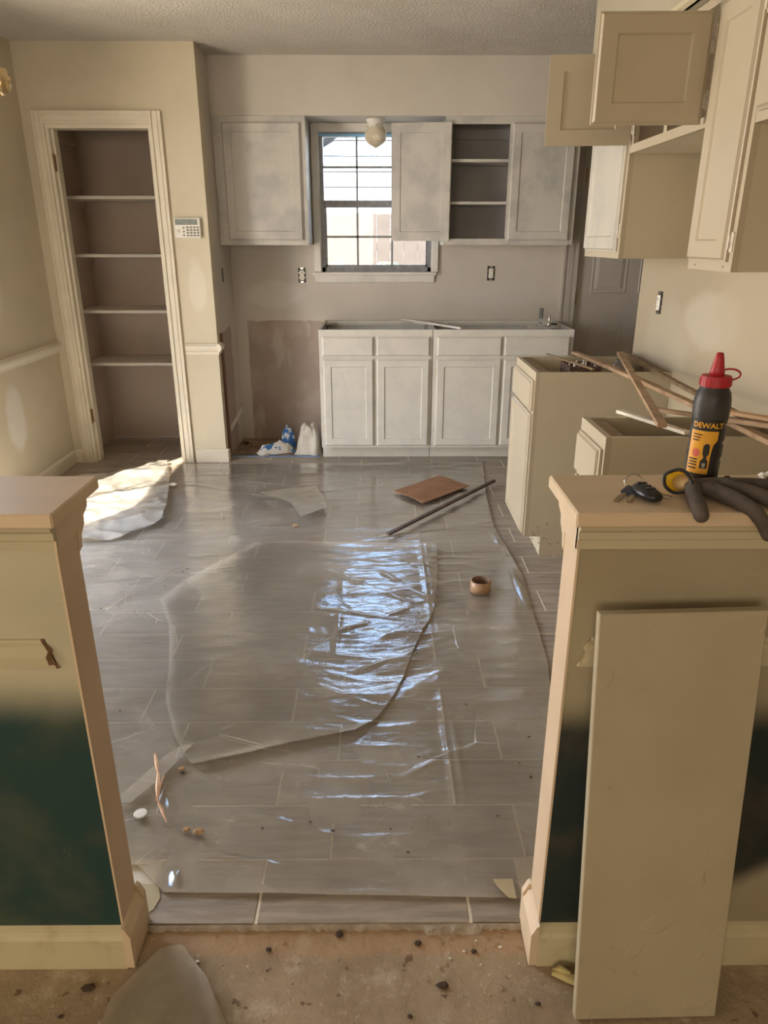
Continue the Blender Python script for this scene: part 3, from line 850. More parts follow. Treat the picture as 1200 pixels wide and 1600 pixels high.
def right_upper(a0, a1, z0, label, stiles, rails, zt=2.07, mats=(None, None)):
    F = Face((0.97, 3.58 - a0, 0), (0, -1, 0), (-1, 0, 0))
    w = a1 - a0
    t = thing('wall_cabinet', (1.12, 3.58 - (a0 + a1) / 2, z0), label, 'cabinet')
    carcass(F, t, w, z0, zt, 0.309, mats[0] or M_cab_side, mats[1] or M_cab_inside2)
    face_frame(F, t, w, z0, zt, stiles, rails, M_cab_cream)
    return F, t


w = 0.509
F, t = right_upper(0, w, 1.345, 'tall narrow wall cabinet nearest the back door, whitish closed door', [(0, .03), (w - .03, w)], [(.03, w - .03, 1.345, 1.375), (.03, w - .03, 2.03, 2.07)])
dr = obj('door', door_mesh(F.M(.025, 1.372, .0005), .462, .665), cab_paint('thin_primer_coat', (0.50, 0.465, 0.39), (0.42, 0.40, 0.36), 0.7, 5.0), t)
add_hinges(F, dr, .4885, (1.45, 1.95), M_hinge, 1)
w = 0.699
F, t = right_upper(.511, .511 + w, 1.728, 'short wall cabinet over the stove gap with both doors swung open', [(0, .028), (w / 2 - .015, w / 2 + .015), (w - .03, w)], [(.028, w - .03, 1.728, 1.758), (.028, w - .03, 2.045, 2.07)])
dr = obj('door', door_mesh(F.M(.012, 1.755, .012, R(96)), .318, .305), M_cab_cream, t)
dr['label'] = 'far door, its inner side showing'
add_hinges(F, dr, .018, (1.81, 2.0), M_hinge, 1, n=.0)
dr = obj('door', door_mesh(F.M(w - .036, 1.737, .012, R(88), True), .325, .288), M_cab_cream, t)
dr['label'] = 'near door, its outer side showing'
add_hinges(F, dr, w - .036, (1.80, 1.97), M_hinge, 1, .016)
w = 0.292
F, t = right_upper(1.212, 1.212 + w, 1.332, 'narrow tall wall cabinet between the two short ones, door closed', [(0, .03), (w - .028, w)], [(.03, w - .028, 1.332, 1.362), (.03, w - .028, 2.03, 2.07)])
dr = obj('door', door_mesh(F.M(.016, 1.358, .0005), .252, .672), M_cab_cream, t)
add_hinges(F, dr, .269, (1.41, 1.97), M_hinge, 1, .016)
for q in (.05, .24):
    b = B()
    F.box(b, q, q + .004, 0, .001, 1.343, 1.347)
    obj('screw_head', b, M_dark, t)
w = 0.78
F, t = right_upper(1.506, 1.506 + w, 1.698, 'short wall cabinet nearest the half wall, over the fridge space', [(0, .03), (w / 2 - .015, w / 2 + .015), (w - .03, w)], [(.03, w - .03, 1.698, 1.728), (.03, w - .03, 2.04, 2.07)])
dr = obj('door', door_mesh(F.M(.020, 1.722, .0005), .355, .318), M_cab_cream, t)
dr = obj('door', door_mesh(F.M(.405, 1.722, .0005), .355, .318), M_cab_cream, t)
struct('trim_9', B().prism([(.945, 2.072), (.945, 2.10), (.930, 2.10), (.934, 2.088), (.948, 2.078), (.958, 2.0725)], 'y', 1.30, 3.62), M_mould, 'cream moulding between right wall cabinets and soffit')

# --- right wall base cabinets
def right_base(y0, y1, x0, label, x1=1.279, leaf=True, drw=(.70, .845), toe=True):
    F = Face((x0, y1, 0), (0, -1, 0), (-1, 0, 0))
    w = y1 - y0
    d = x1 - x0
    t = thing('base_cabinet', ((x0 + x1) / 2, (y0 + y1) / 2, 0), label, 'cabinet')
    th = .016
    for nm, a0 in (('side_panel', w - th), ('side_panel', 0)):
        b = B()
        prof = [(0, .10), (0, .875), (-d, .875), (-d, .001), (-.078, .001), (-.078, .10)]
        pts = [(x0 - n + .019 * (n == 0), z) for n, z in prof]
        ya, yb = (y0, y0 + th) if a0 else (y1 - th, y1)
        b.prism(pts, 'y', ya, yb)
        obj(nm, b, M_cab_side, t)
    b = B()
    F.box(b, th, w - th, -d, -d + .006, .1, .874)
    F.box(b, th, w - th, -d + .006, -.02, .1, .115)
    F.box(b, th, w - th, -d + .006, -.02, .66, .67)
    obj('lining', b, M_cab_inside2, t)
    b = B()
    F.box(b, th, w - th, -.090, -.078, .001, .10)
    obj('toe_kick', b, M_cab_side, t)
    face_frame(F, t, w, .10, .875, [(0, .026), (w - .026, w)], [(.026, w - .026, .10, .125), (.026, w - .026, .675, .705), (.026, w - .026, .835, .875)], M_cab_cream)
    b = B()
    F.box(b, th, w - th, -d + .006, -d + .03, .80, .874)
    obj('top_rail', b, M_stick2, t)
    b = B()
    F.box(b, th, w - th, -.06, -.02, .862, .874)
    obj('top_rail', b, M_stick2, t)
    dr = obj('door', door_mesh(F.M(.014, .108, .0005), w - .028, .578, inset=.05), M_cab_cream, t)
    dd = obj('drawer_front', door_mesh(F.M(.014, .700, .0005), w - .028, .135, panel=False), M_cab_cream, t)
    return t


tE = right_base(3.13, 3.59, .685, 'cream base cabinet standing alone between stove gap and back door')
tF = right_base(2.03, 2.295, .664, 'narrow cream base cabinet just behind the right half wall')
# dirt at the foot of the far one
sb = B()
for i in range(26):
    x = .72 + random.random() ** 2 * .16
    z = .02 + random.random() * .15
    l = random.uniform(.002, .012)
    sb.beam((x, 3.1285, z), (x + l, 3.1285, z + random.uniform(-.004, .006)), .003, .001)
obj('scuff_marks', sb, M_speck, [o for o in tE.children if o.name.startswith('side_panel')][0])['kind'] = 'stuff'
# contents of the far open cabinet
b = B().box(.70, 1.26, 3.15, 3.57, .770, .780)
obj('inner_board', b, M_cab_inside2, tE)
g = thing('organizer_box', (.955, 3.38, .7802), 'brown speckled box tray lying in the open cabinet', 'box')
bx = B().box(.875, 1.02, 3.30, 3.31, .7802, .872).box(.875, 1.02, 3.46, 3.47, .7802, .872).box(.875, .883, 3.31, 3.46, .7802, .872).box(1.012, 1.02, 3.31, 3.46, .7802, .872).box(.875, 1.02, 3.30, 3.47, .7802, .788)
obj('tray', bx, simple('speckled_brown_card', (0.10, 0.055, 0.04), (0.30, 0.21, 0.16), 90, 0.7, lo=.55, hi=.6), g)
for i in range(7):
    x = .893 + i * .016
    y = 3.33 + random.uniform(0, .1)
    bb = B().tube([(x, y, .795), (x + random.uniform(-.012, .012), y - .03, .885 + random.uniform(-.006, .008))], [.005, .0045], 8)
    tag(obj('drill_bit', bb, M_silver, smooth=True), 'small shiny metal bit standing in the brown tray', 'drill bit', 'metal bits in the brown tray')
g = thing('glass_jar', (1.145, 3.41, .7802), 'round clear glass jar in the open cabinet, right of the brown tray', 'jar')
obj('jar_body', B().lathe([(.030, .7803), (.042, .79), (.044, .84), (.036, .862), (.026, .872), (.028, .888), (.024, .888), (.022, .872)], (1.145, 3.41, 0), 20), M_jar, g, True)
g = tag(obj('wire_coil', B().tube([(.74 + .05 * math.cos(a * .5), 3.40 + .09 * math.sin(a * .5), .785 + a * .002) for a in range(0, 22)], .004, 6), M_dark, smooth=True), 'thin dark wire loop in the open cabinet behind the drawer', 'wire')

# wood strips lying across both cabinets
def strip(p0, p1, w, h, mat, label, bend=None, roll=0):
    return tag(obj('wood_strip', B().beam(p0, p1, w, h, bend, roll), mat), label, 'wood strip', 'stripped wood strips lying on the base cabinets')


strip((.987, 3.66, .884), (1.062, 1.80, .905), .028, .014, M_stick, 'longest weathered strip, from the far cabinet past the bottle', (0.02, 0, 0))
strip((1.17, 3.52, .903), (.805, 1.985, .922), .026, .012, M_stick, 'brown strip crossing over the others, ending before the bottle')
strip((1.235, 3.64, .884), (1.13, 2.05, .902), .022, .014, M_stick2, 'dark strip lying closest to the wall', (0, 0, -.008))
strip((.80, 2.345, .882), (.905, 2.04, .886), .024, .010, M_stick_w, 'strip with chipped white paint on the near cabinet')
strip((.905, 2.31, .896), (1.22, 1.74, .946), .020, .012, M_stick, 'reddish brown strip lying over the near cabinet')
strip((1.062, 2.17, .922), (1.272, 1.90, .925), .034, .010, M_stick_p, 'wide pale peach strip lying behind the bottle')
strip((.84, 3.62, .882), (.925, 3.10, .894), .010, .008, M_stick2, 'short thin strip over the brown tray')
tag(obj('wire_coil', B().tube([(1.16 + .03 * math.sin(i * .9), 2.10 - i * .03, .972 + .012 * math.sin(i * 1.3)) for i in range(12)], .0025, 6), M_stick2, smooth=True), 'crooked dark wire on the strips beside the wall', 'wire')

# ------------------------------------------------------------------ half walls
HX0, HX1 = -0.531, 0.327


def halfwall_build(side, mat):
    s = -1 if side == 'left' else 1
    xe = HX0 if s < 0 else HX1
    far = XL - 0.95 if s < 0 else 1.40
    X = lambda a, b: (min(a, b), max(a, b))
    x0, x1 = X(xe, far)
    hw = struct('wall_half_' + side, B().box(x0, x1, 1.083, 1.163, -.015, .975), mat, ('left' if s < 0 else 'right') + ' half wall beside the passage, dark green over cream paint')
    c0, c1 = X(xe - s * .015, far)
    cap = obj('cap', B().box(c0, c1, 1.052, 1.252, .987, 1.012, .003), M_cap, hw)
    prof = [(0, .940), (.007, .940), (.007, .956), (.014, .960), (.014, .972), (.020, .978), (.022, .9868), (0, .9868)]
    m0, m1 = X(xe - s * .004, far)
    obj('moulding', B().prism([(1.083 - n, z) for n, z in prof], 'x', m0, m1), M_mould, hw)
    prof2 = [(0, .90), (.012, .905), (.016, .925), (.034, .940), (.036, .955), (.056, .965), (.062, .9868), (0, .9868)]
    obj('moulding', B().prism([(1.163 + n, z) for n, z in prof2], 'x', *X(xe - s * .001, far)), M_cap, hw)
    obj('end_moulding', B().box(*X(xe, xe - s * .004), 1.075, 1.17, .94, .9868), M_cap, hw)
    # baseboard round the end
    bp = [(0, -.0148), (.016, -.0148), (.016, .066), (.012, .074), (.007, .078), (.006, .088), (0, .092)]
    obj('baseboard', B().prism([(1.083 - n, z) for n, z in bp], 'x', *X(xe, far)), M_base_l, hw)
    pr = [(0, -.0148 if 0 else .0005), (.016, .0005), (.016, .085), (.010, .098), (.006, .108), (0, .112)]
    obj('baseboard', B().prism([(xe - s * n, z) for n, z in pr], 'y', 1.162, 1.175), M_cap, hw)
    obj('baseboard', B().prism([(xe - s * n, z - .012) for n, z in pr], 'y', 1.067, 1.161), M_cap, hw)
    obj('edge_bead', B().box(*X(xe, xe + s * .004), 1.0815, 1.0835, .09, .94), M_cap, hw)
    return hw


hl = halfwall_build('left', M_half_l)
hr = halfwall_build('right', M_half_r)
rail2 = [(0, .712), (.005, .713), (.006, .722), (.014, .726), (.016, .742), (.009, .750), (.009, .760), (.004, .764), (.004, .770), (0, .771)]


def broken_rail(parent, xa, xb, s):
    b = B()
    P_ = [(1.083 - n, z) for n, z in rail2]
    n = len(P_)
    end = [xa + s * q for q in (0, .000, .002, .008, .010, .008, .012, .018, .020, .020)]
    b.loop_faces([[(end[i], P_[i][0], P_[i][1]) for i in range(n)], [(xb, p[0], p[1]) for p in P_]])
    obj('chair_rail', b, M_mould, parent)
    b = B()
    b.loop_faces([[(end[i] - s * 0.0005, P_[i][0] - .0005, P_[i][1]) for i in range(n)], [(end[i] + s * -.006 * (0.5 + 0.5 * math.sin(i * 1.7)), 1.0822, P_[i][1]) for i in range(n)]])
    obj('broken_end', b, M_broken if s < 0 else M_mould, parent)


broken_rail(hl, -.566, XL - .9, -1)
broken_rail(hr, .352, 1.39, 1)

# the loose board leaning on the right half wall
bm_ = B().box(0, .275, 0, .019, 0, .862, .0015)
bo = obj('shelf_board', bm_, M_board, origin=(0, 0, 0))
bo.location = (.380, .9545, -.0135)
dirv = Vector((-.022, .0705, .854))
zax = dirv.normalized()
xax = (Vector((1, 0, 0)) - zax * zax.x).normalized()
yax = zax.cross(xax)
mt = Matrix((xax, yax, zax)).transposed().to_4x4()
bo.rotation_euler = mt.to_euler()
tag(bo, 'loose cream painted board leaning against the right half wall', 'board')

# ------------------------------------------------------------------ plastic film
def _hash(ix, iy, seed):
    v = np.sin(ix * 127.1 + iy * 311.7 + seed * 74.7) * 43758.5453
    return v - np.floor(v)


def vnoise(x, y, seed=0):
    ix, iy = np.floor(x), np.floor(y)
    fx, fy = x - ix, y - iy
    fx = fx * fx * (3 - 2 * fx)
    fy = fy * fy * (3 - 2 * fy)
    a, b_, c_, d_ = _hash(ix, iy, seed), _hash(ix + 1, iy, seed), _hash(ix, iy + 1, seed), _hash(ix + 1, iy + 1, seed)
    return (a * (1 - fx) + b_ * fx) * (1 - fy) + (c_ * (1 - fx) + d_ * fx) * fy


def ridge(x, y, seed):
    return 1 - np.abs(2 * vnoise(x, y, seed) - 1)


def seg_dist(X, Y, p, q):
    px, py = p
    qx, qy = q
    dx, dy = qx - px, qy - py
    tt = np.clip(((X - px) * dx + (Y - py) * dy) / (dx * dx + dy * dy), 0, 1)
    return np.hypot(X - px - tt * dx, Y - py - tt * dy), tt


def film(name, left, right, step, hfun, mat, label, base=.003, cat='plastic sheet', jag=0.0, group=None):
    """left and right are polylines from near to far; the film is ruled between them"""
    ys = [p[1] for p in left]

    def poly(pl, n):
        L = [0]
        for a, b_ in zip(pl[:-1], pl[1:]):
            L.append(L[-1] + math.dist(a, b_))
        s = np.linspace(0, L[-1], n)
        return np.interp(s, L, [p[0] for p in pl]), np.interp(s, L, [p[1] for p in pl])

    H_ = max(sum(math.dist(a, b_) for a, b_ in zip(pl[:-1], pl[1:])) for pl in (left, right))
    Wd = max(math.dist(a, b_) for a, b_ in zip(left, right)) if len(left) == len(right) else 1.0
    nv, nu = max(3, int(H_ / step)), max(3, int(Wd / step))
    lx, ly = poly(left, nv)
    rx, ry = poly(right, nv)
    u = np.linspace(0, 1, nu)[None, :]
    X = lx[:, None] * (1 - u) + rx[:, None] * u
    Y = ly[:, None] * (1 - u) + ry[:, None] * u
    if jag:
        X = X + jag * (vnoise(X * 7, Y * 7, 3) - .5)
        Y = Y + jag * (vnoise(X * 6 + 9, Y * 6, 5) - .5)
    Z = base + hfun(X, Y)
    co = np.stack([X, Y, Z], -1).reshape(-1, 3)
    i = np.arange(nv * nu).reshape(nv, nu)
    faces = np.stack([i[:-1, :-1], i[:-1, 1:], i[1:, 1:], i[1:, :-1]], -1).reshape(-1, 4)
    me = bpy.data.meshes.new(name)
    cx, cy = float(co[:, 0].mean()), float(co[:, 1].mean())
    co[:, 0] -= cx
    co[:, 1] -= cy
    me.vertices.add(len(co))
    me.vertices.foreach_set('co', co.ravel())
    me.loops.add(faces.size)
    me.loops.foreach_set('vertex_index', faces.ravel().astype(np.int32))
    me.polygons.add(len(faces))
    me.polygons.foreach_set('loop_start', np.arange(0, faces.size, 4, dtype=np.int32))
    me.update(calc_edges=True)
    me.validate()
    me.shade_smooth()
    me.materials.append(mat)
    o = bpy.data.objects.new(name, me)
    COL.objects.link(o)
    o.location = (cx, cy, 0)
    return tag(o, label, cat, group)


rs = np.random.RandomState(5)
folds = [((-.50, 1.62), (-.92, 2.10), .003), ((-.40, 1.50), (-.12, 1.40), .004), ((-.70, 1.95), (-.55, 2.25), .006), ((-1.10, 2.60), (-.90, 3.05), .010), ((-1.30, 2.80), (-.62, 2.98), .006),
         ((-.35, 1.92), (.05, 2.02), .006), ((-.60, 2.65), (.30, 2.42), .006), ((.30, 1.75), (.05, 1.60), .005), ((.61, 2.36), (.598, 3.10), .010), ((.598, 3.10), (.571, 3.5), .012),
         ((.2, 1.5), (.2, 3.4), .006), ((.225, 1.5), (.225, 3.4), .005), ((-.1, 3.3), (.8, 3.62), .010), ((-.47, 1.22), (-.50, 1.34), .008), ((-.54, 1.37), (-.12, 1.28), .006), ((-.58, 1.72), (-.40, 1.86), .006), ((-.66, 1.70), (-.50, 1.40), .004),
         ((-1.2, 4.2), (-.5, 3.9), .010), ((-.9, 3.1), (-.3, 3.3), .006), ((.0, 2.9), (.22, 2.62), .010), ((-.16, 2.2), (-.16, 2.9), .006),
         ((-.28, 2.95), (.12, 2.62), .012), ((-.20, 2.35), (.10, 2.55), .009), ((-.1, 2.1), (.18, 2.28), .008), ((-.25, 2.05), (-.02, 1.92), .007), ((.02, 3.05), (.24, 2.95), .008)]


def cxx(X, Y):
    return np.exp(-((X - .0) / .45) ** 2 - ((Y - 2.4) / .8) ** 2)


def h_main(X, Y):
    wx = X + .12 * (vnoise(X * 2.3, Y * 2.3, 1) - .5)
    wy = Y + .16 * (vnoise(X * 2.1, Y * 1.9, 2) - .5)
    flat_ = 1 - .72 * np.exp(-((X + .02) / .30) ** 2 - ((Y - 2.42) / .42) ** 2)
    h = .006 * flat_ * ridge(wx * 2.2, wy * 6.5, 3) ** 2
    h += .0035 * flat_ * ridge(wx * 5, wy * 15, 4) ** 2
    h += .0011 * (1 - flat_) * ridge(wx * 13 + wy * 6, wy * 15 - wx * 7, 17)
    h += .0016 * ridge(wx * 6 - wy * 5, wy * 7 + wx * 5, 14) ** 2 * cxx(X, Y)
    h += .0013 * ridge(wx * 10 + wy * 3, wy * 27 - wx * 4, 9) ** 1.5
    h += .0007 * vnoise(wx * 20, wy * 40, 6)
    h += .006 * vnoise(X * 1.3, Y * 1.6, 7)
    amp = .55 + .45 * vnoise(X * 1.1 + 3, Y * 1.1, 8)
    cx = np.exp(-((X - .0) / .35) ** 2 - ((Y - 2.5) / .75) ** 2)
    h = h * (amp * .7 + cx * .8)
    for p, q, hh in folds:
        d, t_ = seg_dist(X, Y, p, q)
        h += hh * np.exp(-(d / .010) ** 2) * (.5 + .5 * np.sin(t_ * 9 + p[0] * 5)) * np.sin(np.clip(t_, 0.02, .98) * np.pi) ** .3
    return h


film('plastic_sheet', [(-.500, 1.236), (-.585, 1.315), (-1.40, 1.33), (-1.98, 1.5), (-2.0, 3.0), (-1.92, 3.7), (-1.50, 4.25), (-1.38, 4.62)],
     [(.322, 1.215), (.40, 1.30), (.50, 1.6), (.60, 2.2), (.64, 2.9), (.60, 3.5), (.63, 4.0), (.70, 4.66)], .0085, h_main, M_film, 'large clear plastic sheet spread over the kitchen tiles, glaring in the middle')
film('plastic_sheet', [(-.534, 1.645), (-.62, 1.78), (-.70, 1.97), (-.75, 2.20), (-.82, 2.45), (-.914, 2.655), (-.87, 2.82), (-.76, 3.02), (-.60, 3.28)], [(-.075, 1.79), (-.01, 1.86), (.045, 1.97), (.085, 2.10), (.12, 2.25), (.165, 2.40), (.215, 2.54), (.25, 2.80), (.28, 3.22)], .0085,
     lambda X, Y: h_main(X, Y) * 1.0 + .012 + .009 * np.exp(-(np.abs((Y - 1.645) - (X + .534) * .316) / .022) ** 2), M_film2, 'second clear plastic sheet lying on top, with a rolled front hem')


def h_crumple(X, Y):
    e = np.clip((X + 2.0) / .1, 0, 1) * np.clip((4.66 - Y) / .05, 0, 1)
    h = .018 * ridge(X * 3 + Y * 1.2, Y * 3.4 - X * 2, 11) ** 1.6 + .010 * ridge(X * 8 + Y * 3, Y * 7, 12) ** 1.5 + .006 * vnoise(X * 26, Y * 22, 13)
    return h * e


film('plastic_sheet', [(-1.99, 3.10), (-1.99, 4.0), (-1.90, 4.25), (-1.66, 4.35)], [(-1.30, 3.30), (-1.16, 3.55), (-1.26, 4.1), (-1.44, 4.66)], .011, h_crumple, M_film_sun, 'crumpled milky plastic sheet in the sunlight behind the left half wall', base=.020, jag=.06)
film('plastic_scrap', [(-.42, 3.56), (-.50, 3.78), (-.70, 3.95)], [(-.29, 3.70), (-.33, 3.90), (-.38, 4.06)], .012, lambda X, Y: .012 + .010 * vnoise(X * 9, Y * 9, 21) + .006 * ridge(X * 14, Y * 14, 22), M_film_near, 'small curled plastic scrap on the sheet before the sink cabinet', base=.018, cat='plastic scrap')
film('plastic_scrap', [(-.71, 1.50), (-.66, 1.60), (-.61, 1.70)], [(-.66, 1.50), (-.60, 1.60), (-.55, 1.74)], .01, lambda X, Y: .012 + .004 * vnoise(X * 20, Y * 20, 23), M_film2, 'narrow folded plastic flap beside the left half wall', base=.012, cat='plastic scrap')
film('plastic_sheet', [(-.60, .62), (-.545, .90), (-.541, 1.0), (-.475, 1.108)], [(-.20, .62), (-.29, .93), (-.36, 1.04), (-.43, 1.118)], .012, lambda X, Y: .004 + .005 * vnoise(X * 9, Y * 9, 31) + .008 * np.exp(-((X + .36 + (Y - 1.05) * .45) / .012) ** 2), M_film_near, 'dull plastic sheet corner on the bare concrete in front', base=-.012)

# beige masking tape tabs at the two front corners
def flat(name, pts, z, th, mat, label, cat, group=None):
    b = B().loop_faces([[(x, y, z) for x, y in pts], [(x, y, z + th) for x, y in pts]])
    return tag(obj(name, b, mat), label, cat, group)


flat('masking_tape', [(-.60, 1.268), (-.520, 1.262), (-.506, 1.225), (-.513, 1.195), (-.525, 1.185), (-.56, 1.19)], .0015, .001, M_mask, 'beige masking tape tab at the foot of the left half wall', 'tape')
flat('masking_tape', [(.262, 1.258), (.309, 1.258), (.309, 1.205), (.292, 1.207), (.272, 1.235)], .0175, .001, M_mask, 'beige masking tape tab at the foot of the right half wall', 'tape')

# ------------------------------------------------------------------ things on the floor
cb = B()
cpts = [(.084, 4.02), (.243, 3.80), (.544, 4.11), (.375, 4.287)]
n_ = 8
for sgn in (0, 1):
    grid = []
    for i in range(n_ + 1):
        rowv = []
        for j in range(n_ + 1):
            u, v = i / n_, j / n_
            p = Vector(cpts[0]) * (1 - u) * (1 - v) + Vector(cpts[1]) * u * (1 - v) + Vector(cpts[2]) * u * v + Vector(cpts[3]) * (1 - u) * v
            rowv.append((p.x, p.y, .020 + .010 * math.sin(u * 2.6 + v) ** 2 + .004 * sgn))
        grid.append(rowv)
    V = [[cb.bm.verts.new(q) for q in r_] for r_ in grid]
    for i in range(n_):
        for j in range(n_):
            f_ = [V[i][j], V[i + 1][j], V[i + 1][j + 1], V[i][j + 1]]
            cb.bm.faces.new(f_ if sgn else f_[::-1])
    if sgn:
        ring0, ring1 = last, V
        edge = lambda G: [G[i][0] for i in range(n_)] + [G[n_][j] for j in range(n_)] + [G[i][n_] for i in range(n_, 0, -1)] + [G[0][j] for j in range(n_, 0, -1)]
        a_, b_ = edge(ring0), edge(ring1)
        for i in range(len(a_)):
            cb.bm.faces.new((a_[i], a_[(i + 1) % len(a_)], b_[(i + 1) % len(a_)], b_[i]))
    last = V
tag(obj('cardboard_sheet', cb, M_card), 'flat brown cardboard piece lying on the plastic', 'cardboard')
tag(obj('thin_strip', B().beam((.041, 3.314, .036), (.705, 4.175, .034), .020, .012), M_rod), 'long thin dark brown strip lying on the plastic', 'wood strip')

tr_ = thing('tape_roll', (.430, 2.735, .015), 'roll of brown packing tape standing flat on the plastic', 'tape')
obj('tape', B().lathe([(.040, .016), (.044, .017), (.044, .064), (.040, .065)], (.430, 2.735, 0), 40, cap=False).lathe([(.040, .065), (.040, .016)], (.430, 2.735, 0), 40, cap=False), M_kraft, tr_, True)
obj('core', B().lathe([(.0385, .015), (.040, .0155), (.040, .066), (.0385, .066), (.0375, .064), (.0375, .016), (.0385, .015)], (.430, 2.735, 0), 40, cap=False), M_core, tr_, True)
tag(obj('white_disc', B().lathe([(.012, .018), (.0165, .0185), (.0172, .0215), (.0155, .0228), (.004, .0229)], (-.624, 1.466, 0), 20), M_white_plastic), 'small round white cap lying on the plastic by the half wall', 'cap')
sp = B()
for (a, b_, w0) in [((-.65, 1.69, .026), (-.615, 1.60, .026), .012), ((-.618, 1.61, .026), (-.588, 1.50, .027), .016), ((-.592, 1.51, .025), (-.545, 1.43, .025), .009), ((-.600, 1.60, .027), (-.596, 1.50, .028), .006)]:
    sp.tube([a, Vector(a).lerp(Vector(b_), .5), b_], [w0 * .3, w0 * .5, w0 * .15], 5)
tag(obj('wood_splinter', sp, M_splinter), 'long pale orange wood splinter lying on the plastic', 'splinter')
lf = B()
lf.tube([(.355, 1.045, -.006), (.385, 1.035, -.004), (.41, 1.02, -.002), (.43, 1.005, -.006)], [.004, .011, .010, .004], 7)
lf.tube([(.358, 1.052, -.004), (.372, 1.046, .006), (.39, 1.035, .008)], [.002, .007, .003], 6)
tag(obj('paper_scrap', lf, M_leafy), 'crumpled yellow scrap under the leaning board', 'scrap')


def pebble(b, c, r, seed, flat_=.5):
    rr = random.Random(seed)
    ring = 6
    rows = []
    for lat, s_ in ((-.8, .6), (0, 1.0), (.8, .55)):
        rows.append([(c[0] + r * s_ * math.cos(k * 2 * math.pi / ring) * rr.uniform(.7, 1.25) * 1.3, c[1] + r * s_ * math.sin(k * 2 * math.pi / ring) * rr.uniform(.7, 1.2), c[2] + r * flat_ * (1 + lat)) for k in range(ring)])
    b.loop_faces(rows)
    return b


dark = [(-.828, 1.911), (-.71, 2.054), (.112, 1.688), (.449, 1.774), (.278, 1.937), (.026, 1.416), (.068, 1.341), (.306, 1.458), (-.89, 2.935), (-.945, 2.864), (-1.39, 3.34), (-1.34, 3.36), (-1.184, 3.119), (-.93, 2.789), (-1.134, 2.589), (-.876, 2.962), (-.671, 2.613), (-.557, 1.626),
        (-.614, 4.03), (-.838, 3.593), (-1.0, 4.4), (-.5, 4.05), (.0, 4.2), (-.3, 1.42), (-.18, 1.44), (-.12, 1.41), (.63, 2.45), (.40, 1.66), (.42, 1.60)]
for i, (x, y) in enumerate(dark):
    tag(obj('dark_speck', pebble(B(), (x, y, .013), random.uniform(.003, .0055), i), M_speck), 'tiny dark crumb lying on the clear plastic', 'debris', 'dark crumbs on the plastic')
for i, (x, y, lab) in enumerate([(-.44, 3.484, 'tan chip lying by the curled plastic scrap'), (-.492, 1.415, 'smaller tan chip near the front plastic edge'), (-.461, 1.409, 'larger tan chip near the front plastic edge'), (.256, 3.076, 'tan chip lying at the edge of the glare'), (-.56, 1.64, 'tan crumb cluster beside the pale splinter')]):
    tag(obj('tan_chip', pebble(B(), (x, y, .014), .013 if i in (0, 2, 3) else .009, 50 + i, .35), M_chip), lab, 'debris')
tag(obj('white_chip', pebble(B(), (-1.261, 4.14, .018), .028, 70, .25), M_chipw), 'white flake lying before the pantry', 'debris')
for i, (x, y, r) in enumerate([(-.596, 1.022, .011), (.127, 1.024, .010), (.057, .963, .005), (.314, .986, .005), (-.63, .967, .005), (-.091, 1.141, .008), (-.241, 1.107, .006), (.20, 1.10, .006), (.08, 1.12, .007)]):
    tag(obj('dirt_clod', pebble(B(), (x, y, -.0150), r, 90 + i), M_speck), 'small dark brown clod on the bare concrete', 'debris', 'clods on the bare concrete')
for i in range(38):
    x = random.choice([random.gauss(.24, .05), random.uniform(-.5, .32)])
    y = random.uniform(1.06, 1.155) if i % 4 else random.uniform(.98, 1.1)
    x = min(max(x, -.48), .30)
    tag(obj('mortar_crumb', pebble(B(), (x, y, -.0150), random.uniform(.0015, .004), 200 + i, .6), M_chipw if i % 5 == 0 else M_slab), 'pale mortar crumb along the broken tile edge', 'debris', 'mortar crumbs along the tile edge')
# broken thinset ridge along the front of the tiles
eb = B()
pts_t, pts_b = [], []
for i in range(90):
    x = -.53 + i * (.855 / 89)
    j = random.uniform(-.0022, .0022)
    big = .012 if .10 < x < .22 else 0
    pts_t.append((x, 1.158 - .003 + j * .6 - big * random.random(), -.0035 - random.random() * .003))
    pts_b.append((x, 1.153 + j * 1.2 - big, -.0152))
back = [(p[0], 1.1609, -.0035) for p in pts_t]
backb = [(p[0], 1.1609, -.0152) for p in pts_t]
eb.loop_faces([[a, b_, c_, d_] for a, b_, c_, d_ in zip(pts_t, back, backb, pts_b)])
struct('trim_10', eb, simple('old_thinset', (0.30, 0.25, 0.19), (0.40, 0.35, 0.28), 40, 0.9, 60, 0.8), 'rough grey thinset edge along the front of the tiles')
flat('blue_tape_strip', [(-1.02, 4.825), (-.42, 4.815), (-.42, 4.838), (-1.02, 4.845)], .0005, .001, M_blue_tape, 'dirty blue tape strip along the edge of the recess', 'tape')

